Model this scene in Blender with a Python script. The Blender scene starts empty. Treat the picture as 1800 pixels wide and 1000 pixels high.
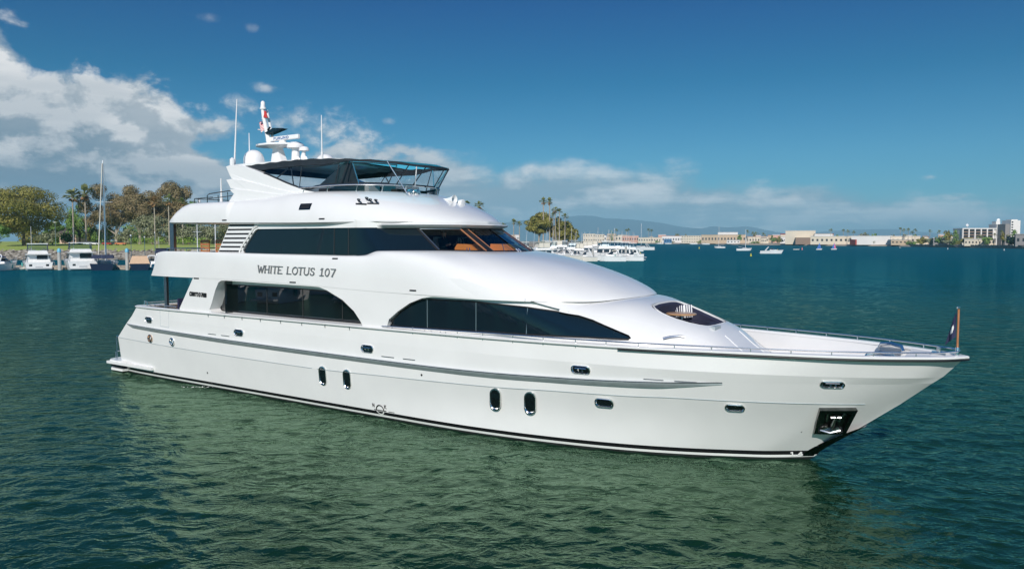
import bpy, bmesh, math, random
from mathutils import Vector, Matrix, noise
random.seed(7)
PI=math.pi; R=math.radians
scene=bpy.context.scene
C=scene.collection
# ------------------------------------------------------------------ camera
CAMH=5.71; FPX=1318.0
cam=bpy.data.cameras.new('camera'); camo=bpy.data.objects.new('camera',cam); C.objects.link(camo)
cam.sensor_width=36.0; cam.sensor_fit='HORIZONTAL'; cam.lens=36.0*FPX/1800.0
cam.clip_start=0.5; cam.clip_end=60000
camo.location=(0,0,CAMH); camo.rotation_euler=(R(90)-math.atan(76/FPX),0,0)
scene.camera=camo
scene.render.resolution_x=1024; scene.render.resolution_y=568
# ------------------------------------------------------------------ light and sky
HAZE=.0001
SUN_EL=R(33); SUN_AZ=R(188)      # azimuth clockwise from +Y
scene.view_settings.view_transform='Standard'; scene.view_settings.look='None'
scene.view_settings.exposure=0.0; scene.view_settings.gamma=1.0
sun=bpy.data.lights.new('sun','SUN'); suno=bpy.data.objects.new('sun',sun); C.objects.link(suno)
sun.energy=4.4; sun.angle=R(0.5); sun.color=(1.0,.93,.87)
sd=Vector((math.sin(SUN_AZ)*math.cos(SUN_EL),math.cos(SUN_AZ)*math.cos(SUN_EL),math.sin(SUN_EL)))
suno.rotation_euler=(-sd).to_track_quat('-Z','Y').to_euler()
world=bpy.data.worlds.new('World'); scene.world=world; world.use_nodes=True
class NT:
    """tiny node-tree helper"""
    def __init__(s,nt): s.nt=nt; s.n=nt.nodes; s.l=nt.links
    def new(s,t,**k):
        nd=s.n.new(t)
        for a,b in k.items(): setattr(nd,a,b)
        return nd
    def set(s,sock,v):
        if isinstance(v,bpy.types.NodeSocket): s.l.new(v,sock)
        else: sock.default_value=v
    def math(s,op,a,b=None,c=None,clamp=False):
        nd=s.new('ShaderNodeMath',operation=op,use_clamp=clamp); s.set(nd.inputs[0],a)
        if b is not None: s.set(nd.inputs[1],b)
        if c is not None: s.set(nd.inputs[2],c)
        return nd.outputs[0]
    def comb(s,x,y,z):
        nd=s.new('ShaderNodeCombineXYZ'); s.set(nd.inputs[0],x); s.set(nd.inputs[1],y); s.set(nd.inputs[2],z); return nd.outputs[0]
    def noise(s,vec,scale,detail=4,rough=.55,dist=0.0,lac=2.0):
        nd=s.new('ShaderNodeTexNoise'); s.set(nd.inputs['Vector'],vec); nd.inputs['Scale'].default_value=scale
        nd.inputs['Detail'].default_value=detail; nd.inputs['Roughness'].default_value=rough; nd.inputs['Distortion'].default_value=dist
        nd.inputs['Lacunarity'].default_value=lac
        return nd.outputs[0]
    def rng(s,v,a,b,c,d,smooth=True):
        nd=s.new('ShaderNodeMapRange',interpolation_type='SMOOTHSTEP' if smooth else 'LINEAR'); s.set(nd.inputs[0],v)
        for i,q in enumerate((a,b,c,d)): s.set(nd.inputs[i+1],q)
        return nd.outputs[0]
    def mix(s,f,a,b,mode='MIX'):
        nd=s.new('ShaderNodeMix',data_type='RGBA',blend_type=mode); s.set(nd.inputs[0],f); s.set(nd.inputs[6],a); s.set(nd.inputs[7],b); return nd.outputs[2]
    def ramp(s,v,stops,interp='LINEAR'):
        nd=s.new('ShaderNodeValToRGB'); s.set(nd.inputs[0],v); cr=nd.color_ramp; cr.interpolation=interp
        while len(cr.elements)<len(stops): cr.elements.new(0.5)
        for e,(p,c) in zip(cr.elements,stops):
            e.position=p; e.color=c if len(c)==4 else (*c,1)
        return nd.outputs[0]
def make_world():
    w=NT(world.node_tree)
    for n in list(w.n): w.n.remove(n)
    out=w.new('ShaderNodeOutputWorld'); bg=w.new('ShaderNodeBackground'); w.l.new(bg.outputs[0],out.inputs[0])
    sky=w.new('ShaderNodeTexSky',sky_type='NISHITA'); sky.sun_disc=False
    sky.sun_elevation=SUN_EL; sky.sun_rotation=SUN_AZ
    sky.air_density=1.0; sky.dust_density=0.25; sky.ozone_density=2.2; sky.altitude=0
    tc=w.new('ShaderNodeTexCoord'); sep=w.new('ShaderNodeSeparateXYZ'); w.l.new(tc.outputs['Generated'],sep.inputs[0])
    X,Y,Z=sep.outputs
    az=w.math('ARCTAN2',X,Y)                       # 0 straight ahead, + to the right
    el=w.math('ARCSINE',w.math('MINIMUM',Z,.9999))
    # the sky of the photograph is a polarised, deeper blue than a clear-air model
    blue=w.mix(1.0,sky.outputs[0],(.42,.84,1.04,1),'MULTIPLY')
    mul=w.ramp(w.math('MULTIPLY',el,2.5),[(0,(.42,.62,.70)),(.275,(.31,.56,.63)),(.51,(.054,.41,.51)),(.76,(.02,.29,.49)),(1.0,(.05,.55,.80))])
    blue=w.mix(1.0,blue,mul,'MULTIPLY')
    # cloud coordinates: angles in radians, flattened towards the horizon
    e2=w.math('MULTIPLY',w.math('POWER',w.math('MAXIMUM',el,.002),.62),1.05)
    P=w.comb(az,e2,.37)
    # top edge of the cloud bank (elevation, radians) along the azimuth
    ux=w.rng(az,-.62,.62,0,1,False)
    def U(px): return (math.atan((px-900)/FPX)+.62)/1.24
    def EL(py,px): return math.atan((424-py)/math.hypot(FPX,px-900))
    prof=[(-60,0),(0,25),(150,85),(290,130),(370,185),(430,240),(560,250),(690,280),(760,286),(960,288),(1180,304),(1400,322),(1700,343),(1790,352)]
    top=w.ramp(ux,[(U(p),(EL(q,p)*2,)*3) for p,q in prof],'EASE')
    top=w.math('MULTIPLY',top,.5)
    def density(dy):
        Pd=w.new('ShaderNodeVectorMath',operation='ADD'); w.l.new(P,Pd.inputs[0]); Pd.inputs[1].default_value=(dy*.35,dy,0)
        v=Pd.outputs[0]
        big=w.noise(v,5.0,3,.5,.3); med=w.noise(v,13.0,6,.6,.2)
        # horizontal streaks low down
        vs=w.new('ShaderNodeVectorMath',operation='MULTIPLY'); w.l.new(v,vs.inputs[0]); vs.inputs[1].default_value=(.35,1.5,1)
        strk=w.noise(vs.outputs[0],13.0,4,.55,.2)
        n=w.math('ADD',w.math('MULTIPLY',w.math('SUBTRACT',big,.5),.16),w.math('MULTIPLY',w.math('SUBTRACT',med,.5),.17))
        n=w.math('ADD',n,w.math('MULTIPLY',w.math('SUBTRACT',strk,.5),.07)); n=w.math('MULTIPLY',n,w.rng(az,-.22,.0,1,.35))
        edge=w.math('SUBTRACT',top,w.math('ADD',el,dy*.35))
        return w.math('ADD',edge,n), n, strk, med
    d0,n0,s0,m0=density(0.0); d1,n1,s1,m1=density(.028)
    mask=w.rng(d0,-.006,.026,0,1)
    # second little cumulus beside the mast, with an outline of its own
    fine=w.noise(P,46,5,.6,.3)
    def puff(px,py,wx,wy,k=.9,sharp=1.3):
        a=w.math('DIVIDE',w.math('SUBTRACT',az,math.atan((px-900)/FPX)),wx/FPX)
        b=w.math('DIVIDE',w.math('SUBTRACT',el,EL(py,px)),wy/FPX)
        r=w.math('SQRT',w.math('ADD',w.math('MULTIPLY',a,a),w.math('MULTIPLY',b,b)))
        q=w.math('SUBTRACT',w.math('ADD',.95,w.math('ADD',w.math('MULTIPLY',w.math('SUBTRACT',m0,.5),1.5),w.math('MULTIPLY',w.math('SUBTRACT',fine,.5),1.9))),r)
        return w.math('MULTIPLY',w.rng(q,0,sharp,0,1),k)
    pm=None
    for a in [(575,235,92,42,1),(520,215,66,30,1),(640,248,56,28,1),(430,190,38,22,.9),(470,158,34,11,.7),(620,250,60,26,1),(685,216,14,7,.4),(453,57,13,7,.22),(378,40,26,9,.2),
              (1627,312,16,7,.6),(940,302,40,14,.8),(1005,350,28,10,.45),(1220,353,32,12,.6),(1322,357,34,10,.6),(1390,350,30,9,.5),(1680,348,36,10,.75),(1715,358,14,6,.6),(1615,352,20,7,.5)]:
        q=puff(*a); pm=q if pm is None else w.math('MAXIMUM',pm,q)
    # thickness of the bank fades to the right and towards the horizon (air in front of it)
    side=w.rng(az,-.10,.50,1.0,.88,False)
    lowf=w.rng(el,.0,.06,.80,1,True)
    bank=w.math('MULTIPLY',w.math('MULTIPLY',mask,side),lowf)
    # shading: lit where little cloud lies above, grey-blue below
    # lit, rounded tops against flat grey undersides
    lit=w.math('ADD',w.rng(w.math('SUBTRACT',n0,n1),-.012,.028,0,1),w.rng(d0,.15,.01,0,.45),clamp=True)
    lit=w.math('MULTIPLY',lit,w.rng(el,.03,.15,.42,1,False))
    lit=w.math('MULTIPLY',lit,w.rng(az,-.25,.1,1.0,.55,False))
    ccol=w.mix(lit,(.16,.25,.33,1),(.86,.86,.86,1))
    ccol=w.mix(w.rng(s0,.40,.66,0,.40),ccol,(.25,.33,.40,1))
    right=w.rng(az,-.22,.02,0,1)
    ccol=w.mix(right,ccol,w.mix(w.rng(w.math('ADD',w.math('MULTIPLY',s0,.5),w.math('MULTIPLY',m0,.5)),.44,.62,0,1),(.27,.40,.49,1),(.74,.79,.82,1)))
    wht=w.mix(w.rng(w.math('ADD',w.math('MULTIPLY',m0,.4),w.math('MULTIPLY',fine,.6)),.38,.60,.1,1),(.32,.43,.52,1),(.80,.81,.82,1))
    # sky strength is applied once here so clouds keep display-referred values
    bs=w.new('ShaderNodeVectorMath',operation='SCALE'); w.l.new(blue,bs.inputs[0]); bs.inputs['Scale'].default_value=.10
    colr=w.mix(bank,bs.outputs[0],ccol)
    colr=w.mix(w.math('MULTIPLY',pm,.92),colr,wht)
    # behind the camera: plain sky
    front=w.rng(Y,0.0,.25,0,1)
    colr=w.mix(front,bs.outputs[0],colr)
    w.l.new(colr,bg.inputs['Color']); bg.inputs['Strength'].default_value=1.0
make_world()
# ------------------------------------------------------------------ helpers
def tag(o,label=None,cat=None,group=None,kind=None):
    if label: o['label']=label
    if cat: o['category']=cat
    if group: o['group']=group
    if kind: o['kind']=kind
    return o
MATS={}
def mat(name,col=(.5,.5,.5),rough=.5,metal=0.0,ior=1.5,coat=0.0,alpha=1.0,trans=0.0,var=0.0,vscale=3.0,bump=0.0,bscale=20.0,spec=None,sss=None):
    if name in MATS: return MATS[name]
    m=bpy.data.materials.new(name); m.use_nodes=True; MATS[name]=m
    t=NT(m.node_tree); b=t.n['Principled BSDF']
    b.inputs['Base Color'].default_value=(*col,1); b.inputs['Roughness'].default_value=rough; b.inputs['Metallic'].default_value=metal
    b.inputs['IOR'].default_value=ior; b.inputs['Coat Weight'].default_value=coat; b.inputs['Coat Roughness'].default_value=.05
    b.inputs['Alpha'].default_value=alpha; b.inputs['Transmission Weight'].default_value=trans
    if spec is not None: b.inputs['Specular IOR Level'].default_value=spec
    tc=t.new('ShaderNodeTexCoord')
    nz=t.noise(tc.outputs['Object'],vscale,5,.6)
    v=max(var,.02)
    c0=tuple(max(0,c*(1-v)) for c in col)+(1,); c1=tuple(min(1,c*(1+v)) for c in col)+(1,)
    t.l.new(t.mix(t.rng(nz,.3,.7,0,1),c0,c1),b.inputs['Base Color'])
    if bump>0:
        bn=t.new('ShaderNodeBump'); bn.inputs['Strength'].default_value=bump; bn.inputs['Distance'].default_value=.05
        t.l.new(t.noise(tc.outputs['Object'],bscale,4,.6),bn.inputs['Height']); t.l.new(bn.outputs[0],b.inputs['Normal'])
    return m
class MB:
    """collects geometry, builds ONE mesh object"""
    def __init__(s): s.v=[]; s.f=[]; s.m=[]; s.xf=None
    def add(s,vs,fs,mi=0):
        o=len(s.v)
        s.v+= [tuple(s.xf@Vector(p)) for p in vs] if s.xf else [tuple(p) for p in vs]
        s.f+=[tuple(i+o for i in f) for f in fs]; s.m+=[mi]*len(fs); return s
    def grid(s,fn,us,vs,mi=0,closeu=False,skip=None):
        nu,nv=len(us),len(vs); P=[fn(u,v) for u in us for v in vs]; F=[]
        for i in range(nu if closeu else nu-1):
            for j in range(nv-1):
                if skip and skip(i,j): continue
                a=i*nv+j; b=((i+1)%nu)*nv+j; F.append((a,b,b+1,a+1))
        return s.add(P,F,mi)
    def box(s,x0,x1,y0,y1,z0,z1,mi=0):
        P=[(x,y,z) for z in (z0,z1) for y in (y0,y1) for x in (x0,x1)]
        return s.add(P,[(0,2,3,1),(4,5,7,6),(0,1,5,4),(2,6,7,3),(0,4,6,2),(1,3,7,5)],mi)
    def hexa(s,P,mi=0):  # 8 points: bottom 4 ccw, top 4 ccw
        return s.add(P,[(3,2,1,0),(4,5,6,7),(0,1,5,4),(1,2,6,5),(2,3,7,6),(3,0,4,7)],mi)
    def tube(s,pts,r,n=8,mi=0,cap=True,closed=False):
        pts=[Vector(p) for p in pts]; N=len(pts)
        rs=r if isinstance(r,(list,tuple)) else [r]*N; V=[];F=[]; up=None
        for i,p in enumerate(pts):
            if closed: t=(pts[(i+1)%N]-pts[i-1])
            else: t=(pts[min(i+1,N-1)]-pts[max(i-1,0)])
            t.normalize()
            if up is None: up=Vector((0,0,1)) if abs(t.z)<.9 else Vector((1,0,0))
            a=t.cross(up)
            if a.length<1e-4: a=t.cross(Vector((0,1,0)))
            a.normalize(); b=a.cross(t).normalized(); up=b
            for k in range(n):
                q=2*PI*k/n; V.append(p+(a*math.cos(q)+b*math.sin(q))*rs[i])
        M=N if closed else N-1
        for i in range(M):
            for k in range(n):
                i2=(i+1)%N
                F.append((i*n+k,i2*n+k,i2*n+(k+1)%n,i*n+(k+1)%n))
        if cap and not closed: F.append(tuple(range(n))); F.append(tuple((N-1)*n+k for k in range(n-1,-1,-1)))
        return s.add(V,F,mi)
    def lathe(s,prof,c,n=24,mi=0,ax='z'):
        V=[];F=[];m=len(prof)
        for k in range(n):
            q=2*PI*k/n
            for r,h in prof:
                if ax=='z': V.append((c[0]+r*math.cos(q),c[1]+r*math.sin(q),c[2]+h))
                elif ax=='y': V.append((c[0]+r*math.cos(q),c[1]+h,c[2]+r*math.sin(q)))
                else: V.append((c[0]+h,c[1]+r*math.cos(q),c[2]+r*math.sin(q)))
        for k in range(n):
            k2=(k+1)%n
            for j in range(m-1): F.append((k*m+j,k2*m+j,k2*m+j+1,k*m+j+1))
        return s.add(V,F,mi)
    def prism(s,poly,fn0,fn1,mi=0):
        """poly 2D; fn0/fn1 map 2D point to the two faces"""
        n=len(poly); V=[fn0(*p) for p in poly]+[fn1(*p) for p in poly]
        return s.add(V,[tuple(range(n)),tuple(range(2*n-1,n-1,-1))]+[(i,i+n,(i+1)%n+n,(i+1)%n) for i in range(n)],mi)
    def mirror(s):
        o=len(s.v); s.v+=[(x,-y,z) for x,y,z in s.v]; s.f+=[tuple(i+o for i in reversed(f)) for f in list(s.f)]; s.m+=list(s.m); return s
    def build(s,name,mats,parent=None,smooth=True,angle=35,weld=1e-4,recalc=True,loc=None):
        me=bpy.data.meshes.new(name); me.from_pydata(s.v,[],s.f)
        for m in (mats if isinstance(mats,(list,tuple)) else [mats]): me.materials.append(MATS[m] if isinstance(m,str) else m)
        me.polygons.foreach_set('material_index',s.m)
        if weld or recalc:
            bm=bmesh.new(); bm.from_mesh(me)
            if weld: bmesh.ops.remove_doubles(bm,verts=bm.verts,dist=weld); bmesh.ops.dissolve_degenerate(bm,edges=bm.edges,dist=1e-5)
            if recalc: bmesh.ops.recalc_face_normals(bm,faces=bm.faces)
            bm.to_mesh(me); bm.free()
        if smooth:
            me.polygons.foreach_set('use_smooth',[True]*len(me.polygons)); me.set_sharp_from_angle(angle=R(angle))
        me.update()
        o=bpy.data.objects.new(name,me); C.objects.link(o)
        if parent: o.parent=parent
        if loc is not None: o.location=loc
        return o
def lin(a,b,n): return [a+(b-a)*i/(n-1) for i in range(n)]
def dens(poly,step,closed=True):
    out=[];n=len(poly)
    for i in range(n if closed else n-1):
        a=poly[i];b=poly[(i+1)%n];k=max(1,int(math.hypot(b[0]-a[0],b[1]-a[1])/step+.5))
        out+=[(a[0]+(b[0]-a[0])*j/k,a[1]+(b[1]-a[1])*j/k) for j in range(k)]
    if not closed: out.append(poly[-1])
    return out
def smoothpoly(poly,it=2,closed=True):
    for _ in range(it):
        q=[];n=len(poly)
        for i in range(n):
            a=poly[i];b=poly[(i+1)%n]
            q+=[(a[0]*.75+b[0]*.25,a[1]*.75+b[1]*.25),(a[0]*.25+b[0]*.75,a[1]*.25+b[1]*.75)]
        poly=q
    return poly
def strip(mb,polys,mapf,dx=.15,nz=6,mi=0):
    """fill even-odd polygons given in a 2D chart, cut into columns, mapped to 3D"""
    xs=sorted(set([round(p[0],5) for pl in polys for p in pl]))
    a=xs[0]; 
    k=math.ceil(a/dx); ext=[]
    while k*dx<xs[-1]: ext.append(k*dx); k+=1
    al=sorted(xs+ext); xs=[al[0]]
    for x in al[1:]:
        if x-xs[-1]>1e-4: xs.append(x)
    E=[(pl[i],pl[(i+1)%len(pl)]) for pl in polys for i in range(len(pl))]
    for xa,xb in zip(xs,xs[1:]):
        xm=(xa+xb)/2; cr=[]
        for p,q in E:
            if (p[0]<xm)!=(q[0]<xm):
                f=lambda x:p[1]+(q[1]-p[1])*(x-p[0])/(q[0]-p[0])
                cr.append((f(xm),f(xa),f(xb)))
        cr.sort()
        for i in range(0,len(cr)-1,2):
            lo,hi=cr[i],cr[i+1]
            if hi[0]-lo[0]<1e-4: continue
            dz=nz if isinstance(nz,float) else .11
            a0,a1=max(lo[1],lo[2]),min(hi[1],hi[2]); k=math.floor(a0/dz)+1; rows=[(lo[1],lo[2])]
            while k*dz<a1-1e-4:
                if k*dz>a0+1e-4: rows.append((k*dz,k*dz))
                k+=1
            rows.append((hi[1],hi[2])); P=[]
            for za,zb in rows: P.append(mapf(xa,za)); P.append(mapf(xb,zb))
            mb.add(P,[(2*j,2*j+1,2*j+3,2*j+2) for j in range(len(rows)-1)],mi)
    return mb
def rim(mb,poly,map0,map1,step=.12,mi=0,n=2):
    pl=dens(poly,step); 
    return mb.grid(lambda i,t:tuple(a+(b-a)*t for a,b in zip(map0(*pl[i]),map1(*pl[i]))),list(range(len(pl))),lin(0,1,n),mi,closeu=True)
def frame_ring(mb,poly,mapf,r=.02,mi=0,step=.1,n=6):
    pl=dens(poly,step); return mb.tube([mapf(*p) for p in pl],r,n,mi,closed=True)
def at(px,Y,z=0.0): return Vector(((px-900)/FPX*(Y*.9983+(CAMH-z)*.0576),Y,z))
def zat(py,Y): # height seen at pixel row py at distance Y
    b=(500-py)/FPX; p=math.atan(76/FPX); return CAMH+Y*math.tan(math.atan(b)-p)
# ---- shape functions (ship frame: x forward, y to port, z up; metres) ----
def pchip(pts):
    xs=[p[0] for p in pts];ys=[p[1] for p in pts];n=len(xs)
    h=[xs[i+1]-xs[i] for i in range(n-1)];d=[(ys[i+1]-ys[i])/h[i] for i in range(n-1)]
    m=[0.0]*n;m[0]=d[0];m[-1]=d[-1]
    for i in range(1,n-1):
        if d[i-1]*d[i]<=0: m[i]=0.0
        else:
            w1=2*h[i]+h[i-1];w2=h[i]+2*h[i-1];m[i]=(w1+w2)/(w1/d[i-1]+w2/d[i])
    def f(x):
        if x<=xs[0]: return ys[0]
        if x>=xs[-1]: return ys[-1]
        lo,hi=0,n-1
        while hi-lo>1:
            k=(lo+hi)//2
            if xs[k]<=x: lo=k
            else: hi=k
        t=(x-xs[lo])/h[lo];t2=t*t;t3=t2*t
        return (2*t3-3*t2+1)*ys[lo]+(t3-2*t2+t)*h[lo]*m[lo]+(3*t2-2*t3)*ys[hi]+(t3-t2)*h[lo]*m[hi]
    return f
# hull levels: (z(x), b(x), x_stern, x_stem)
B0=[(0.9,2.9),(2.5,3.0),(5,3.03),(18,3.03),(19.6,2.99),(21.6,2.81),(23.2,2.55),(24.7,2.19),(26.2,1.66),(27.5,1.05),(28.05,.76),(28.6,.38),(29.05,0)]
HL=[
 (pchip([(0,-.6),(33,-.6)]), pchip([(0.9,2.6),(18,2.7),(21.6,2.45),(24.7,1.7),(27.5,.55),(28.3,0)]),0.9,28.3),
 (pchip([(0,0),(33,0)]), pchip(B0),0.9,29.05),
 (pchip([(0,.06),(33,.06)]), pchip([(a,b+.03*(b>0)) for a,b in B0[:-1]]+[(29.12,0)]),0.9,29.12),
 (pchip([(0,.13),(33,.13)]), pchip([(a,b+.06) for a,b in B0[:-1]]+[(29.2,0)]),0.9,29.2),
 (pchip([(0,.25),(33,.25)]), pchip([(a,b+.12) for a,b in B0[:-1]]+[(29.29,0)]),0.9,29.29),
 (pchip([(0,1.55),(8,1.43),(13.5,1.40),(17,1.47),(21,1.55),(23,1.62),(25.1,1.66),(26.2,1.70),(31.1,1.72)]),
   pchip([(.95,3.2),(4,3.32),(6,3.36),(17,3.38),(21,3.25),(23,3.05),(25,2.72),(26.5,2.35),(28,1.86),(29,1.42),(30,.86),(30.7,.36),(31.14,0)]),.95,31.14),
 (pchip([(0,2.22),(5.3,2.12),(9.5,2.04),(17,1.98),(19.6,1.97),(23.5,2.03),(26,2.12),(27.5,2.2),(31.7,2.3)]),
   pchip([(1.7,3.25),(4,3.38),(6,3.42),(17,3.43),(21,3.33),(23,3.15),(25,2.85),(26.5,2.5),(28,2.04),(29,1.63),(30,1.12),(31,.55),(31.75,0)]),1.75,31.75),
 (pchip([(0,2.55),(20,2.5),(26,2.47),(32.1,2.46)]),
   pchip([(2.3,3.28),(4,3.39),(6,3.43),(17,3.44),(21,3.37),(23,3.22),(25,2.97),(26.5,2.67),(28,2.24),(29,1.87),(30,1.42),(31,.88),(31.6,.45),(32.0,0)]),2.25,32.0),
 (pchip([(0,2.97),(33,2.97)]),
   pchip([(2.7,3.3),(4,3.4),(6,3.43),(17,3.43),(20,3.40),(22,3.31),(23,3.23),(24.5,3.05),(25.45,2.9),(26.3,2.72),(27.2,2.49),(28.1,2.25),(29,1.99),(29.85,1.71),(30.7,1.33),(31.5,.86),(32.1,.42),(32.45,0)]),2.7,32.45),
]
_b5,_z5,_b7,_z7,_z6=HL[5][1],HL[5][0],HL[7][1],HL[7][0],HL[6][0]
def _b6(x):
    old=HL6OLD(x)
    if x<20: return old
    t=(_z6(x)-_z5(x))/(_z7(x)-_z5(x)); k=min(1,(x-20)/3)
    xx5=_b5(x) if x<31.14 else -(x-31.14)*.9
    v=max(0,xx5+(_b7(x)-xx5)*t) if x<31.8 else 0
    return old*(1-k)+v*k
HL6OLD=HL[6][1]
HL[6]=(HL[6][0],_b6,HL[6][2],31.80)
def hull_b(x,z):
    L=[(zl(x),bl(x) if xs<=x<=xe else (0 if x>xe else bl(xs))) for zl,bl,xs,xe in HL]
    for (z0,b0),(z1,b1) in zip(L,L[1:]):
        if z<=z1: 
            t=max(0,(z-z0)/max(1e-6,z1-z0));return b0+(b1-b0)*t
    return L[-1][1]
def gun_b(x): return HL[-1][1](x)
# deckhouse / trunk
bT=pchip([(3,3.3),(5,3.41),(6,3.43),(17,3.43),(19,3.41),(20,3.38),(21,3.32),(22,3.22),(23,3.07),(24,2.88),(25,2.62),(26,2.27),(27,1.85),(27.6,1.6),(28.2,1.4)])
cT=pchip([(20,5.2),(22,4.55),(23.6,4.12),(24.3,4.08),(25.1,3.88),(26.05,3.57),(26.63,3.35),(26.9,3.18),(27.3,2.85),(28.2,2.25)])
nT=pchip([(17,14),(20,9),(22,6),(24,3.6),(25,3.0),(26,2.8),(28.2,3.0)])
ZB=2.3
def trunk_b(x,z):
    if x<=19: return bT(x)
    c=cT(x);t=max(0.0,min(.9999,(z-ZB)/(c-ZB)));n=nT(x)
    return bT(x)*(1-t**n)**(1/n)
# upper band / brow
zL=pchip([(3.8,4.30),(7,4.30),(12,4.26),(17,4.12),(20,4.08),(22.5,4.04),(23.6,4.03),(24.25,4.09)])
def mk(w,n,xs,xn):
    def f(x):
        if x<=xs: return w
        t=min(1,(x-xs)/(xn-xs)); return w*max(0,1-t**n)**(1/n)
    return f
_bLa=pchip([(3.8,3.3),(5,3.42),(6,3.44),(17,3.44)]); _bLf=mk(3.44,2.8,18,24.25)
def bL(x): return _bLa(x) if x<17 else _bLf(x)
zB=pchip([(3.85,4.32),(4.05,4.6),(4.48,5.25),(5.21,5.31),(15.5,5.24),(15.95,5.26),(16.5,5.40),(18,5.42),(19.83,5.37),(24.25,4.1)])
_bBa=pchip([(3.8,3.26),(5,3.38),(6,3.4),(8,3.38),(9.4,3.22),(15.5,3.17)]); _bBf=mk(3.17,2.3,15.5,19.83)
def bB(x): return _bBa(x) if x<15.5 else _bBf(x)
nB=pchip([(8,6),(13,5),(16,3.2),(18,2.6),(22,2.3),(24.6,2.2)])
def brow(x,s):
    import math
    n=nB(x);th=s*math.pi/2;b0=bL(x);b1=bB(x) if x<19.83 else 0.0
    return b1+(b0-b1)*math.cos(th)**(2/n) if s<1 else b1, zL(x)+(zB(x)-zL(x))*math.sin(th)**(2/n)
def brow_b(x,z):
    if z<=zL(x): return bL(x)
    t=min(1.0,(z-zL(x))/max(1e-4,(zB(x)-zL(x))));n=nB(x);b1=bB(x) if x<19.83 else 0.0
    return b1+(bL(x)-b1)*max(0.0,1-t**n)**(1/n)
# upper house wall
bW=mk(3.08,2.2,14,18.54)
zW=6.15
# roof
zE=pchip([(4.8,6.46),(9,6.40),(14,6.34),(18.42,6.37)])
_bEa=pchip([(4.8,3.0),(5.1,3.2),(5.6,3.3),(13,3.3)]); _bEf=mk(3.3,2.2,13.5,18.42)
def bE(x): return _bEa(x) if x<13 else _bEf(x)
zC=pchip([(4.85,6.47),(5.14,6.66),(5.34,6.78),(5.67,6.98),(6.06,7.13),(6.52,7.2),(9,7.2),(10.5,7.28),(12,7.42),(13,7.42),(15.74,7.40),(18.42,6.38)])
_bCa=pchip([(4.8,2.9),(6,3.0),(9,2.95),(11,2.72),(11.5,2.68)]); _bCf=mk(2.68,2.2,11.5,15.74)
def bC(x): return _bCa(x) if x<11.5 else _bCf(x)
def roof_b(x,z):
    z0=zE(x);z1=zC(x);t=min(1.0,max(0.0,(z-z0)/max(1e-4,z1-z0)));b1=bC(x) if x<15.74 else 0.0
    n=1.7 if x>9 else 2.6
    return b1+(bE(x)-b1)*max(0.0,1-t**n)**(1/n)
# ---- end shape functions ----
# ------------------------------------------------------------------ materials of the yacht
mat('gelcoat',(.765,.765,.75),.22,coat=.6,var=.025,vscale=.6,ior=1.45,bump=.05,bscale=1.1)
mat('gelcoat_deck',(.74,.74,.72),.5,var=.03,vscale=4)
mat('boot_black',(.012,.012,.014),.25,coat=.3)
mat('antifoul',(.02,.024,.024),.6,var=.3,vscale=2)
mat('stripe_white',(.82,.82,.80),.3)
mat('steel',(.78,.78,.77),.22,metal=1.0)
mat('steel_dull',(.40,.42,.44),.35,metal=1.0)
mat('steel_dark',(.16,.165,.16),.22,metal=1.0,var=.25,vscale=6)
mat('rub_grey',(.36,.41,.42),.4,var=.08)
mat('dark_glass',(.006,.008,.009),.012,ior=2.3,spec=.5)
mat('dark_glass_upper',(.006,.013,.019),.03,ior=1.55)
mat('black_gasket',(.014,.014,.015),.45)
mat('black_louver',(.02,.02,.022),.5)
mat('navy_cushion',(.018,.02,.045),.75,var=.1)
mat('wood',(.52,.30,.14),.35,coat=.5,var=.12,vscale=5)
mat('teak_orange',(.42,.17,.07),.4,coat=.3,var=.12,vscale=6)
mat('orange_leather',(.78,.25,.06),.45,var=.05)
mat('white_plastic',(.80,.80,.79),.3,coat=.2)
mat('canvas_black',(.012,.021,.030),.85,var=.2,vscale=3,bump=.2,bscale=8)
mat('text_grey',(.24,.25,.255),.3,metal=.4)
mat('blue_paint',(.02,.12,.36),.4)
mat('fabric_white',(.78,.78,.76),.8)
mat('fabric_navy',(.02,.025,.07),.8)
mat('interior_dark',(.05,.045,.04),.8)
mat('interior_cream',(.45,.40,.33),.7)
mat('shade_grey',(.36,.36,.35),.6)
mat('bronze',(.55,.40,.30),.3,metal=1.0)
def glassmat(name,tint,rough=.0,mixf=.12,alpha=.5):
    m=bpy.data.materials.new(name); m.use_nodes=True; MATS[name]=m; t=NT(m.node_tree)
    for n in list(t.n): t.n.remove(n)
    o=t.new('ShaderNodeOutputMaterial'); tr=t.new('ShaderNodeBsdfTransparent'); tr.inputs[0].default_value=(*tint,1)
    g=t.new('ShaderNodeBsdfGlossy'); g.inputs['Roughness'].default_value=.02; g.inputs[0].default_value=(.8,.9,1,1)
    fr=t.new('ShaderNodeLayerWeight'); fr.inputs[0].default_value=.5
    mx=t.new('ShaderNodeMixShader'); t.l.new(t.math('ADD',t.math('MULTIPLY',t.math('POWER',fr.outputs['Facing'],5.0),.9),.045),mx.inputs[0]); t.l.new(tr.outputs[0],mx.inputs[1]); t.l.new(g.outputs[0],mx.inputs[2])
    t.l.new(mx.outputs[0],o.inputs[0])
glassmat('pilot_glass',(.78,.84,.86)); glassmat('vinyl',(.84,.90,.92)); glassmat('smoked',(.40,.38,.38)); glassmat('blue_glass',(.18,.38,.48))
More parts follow.
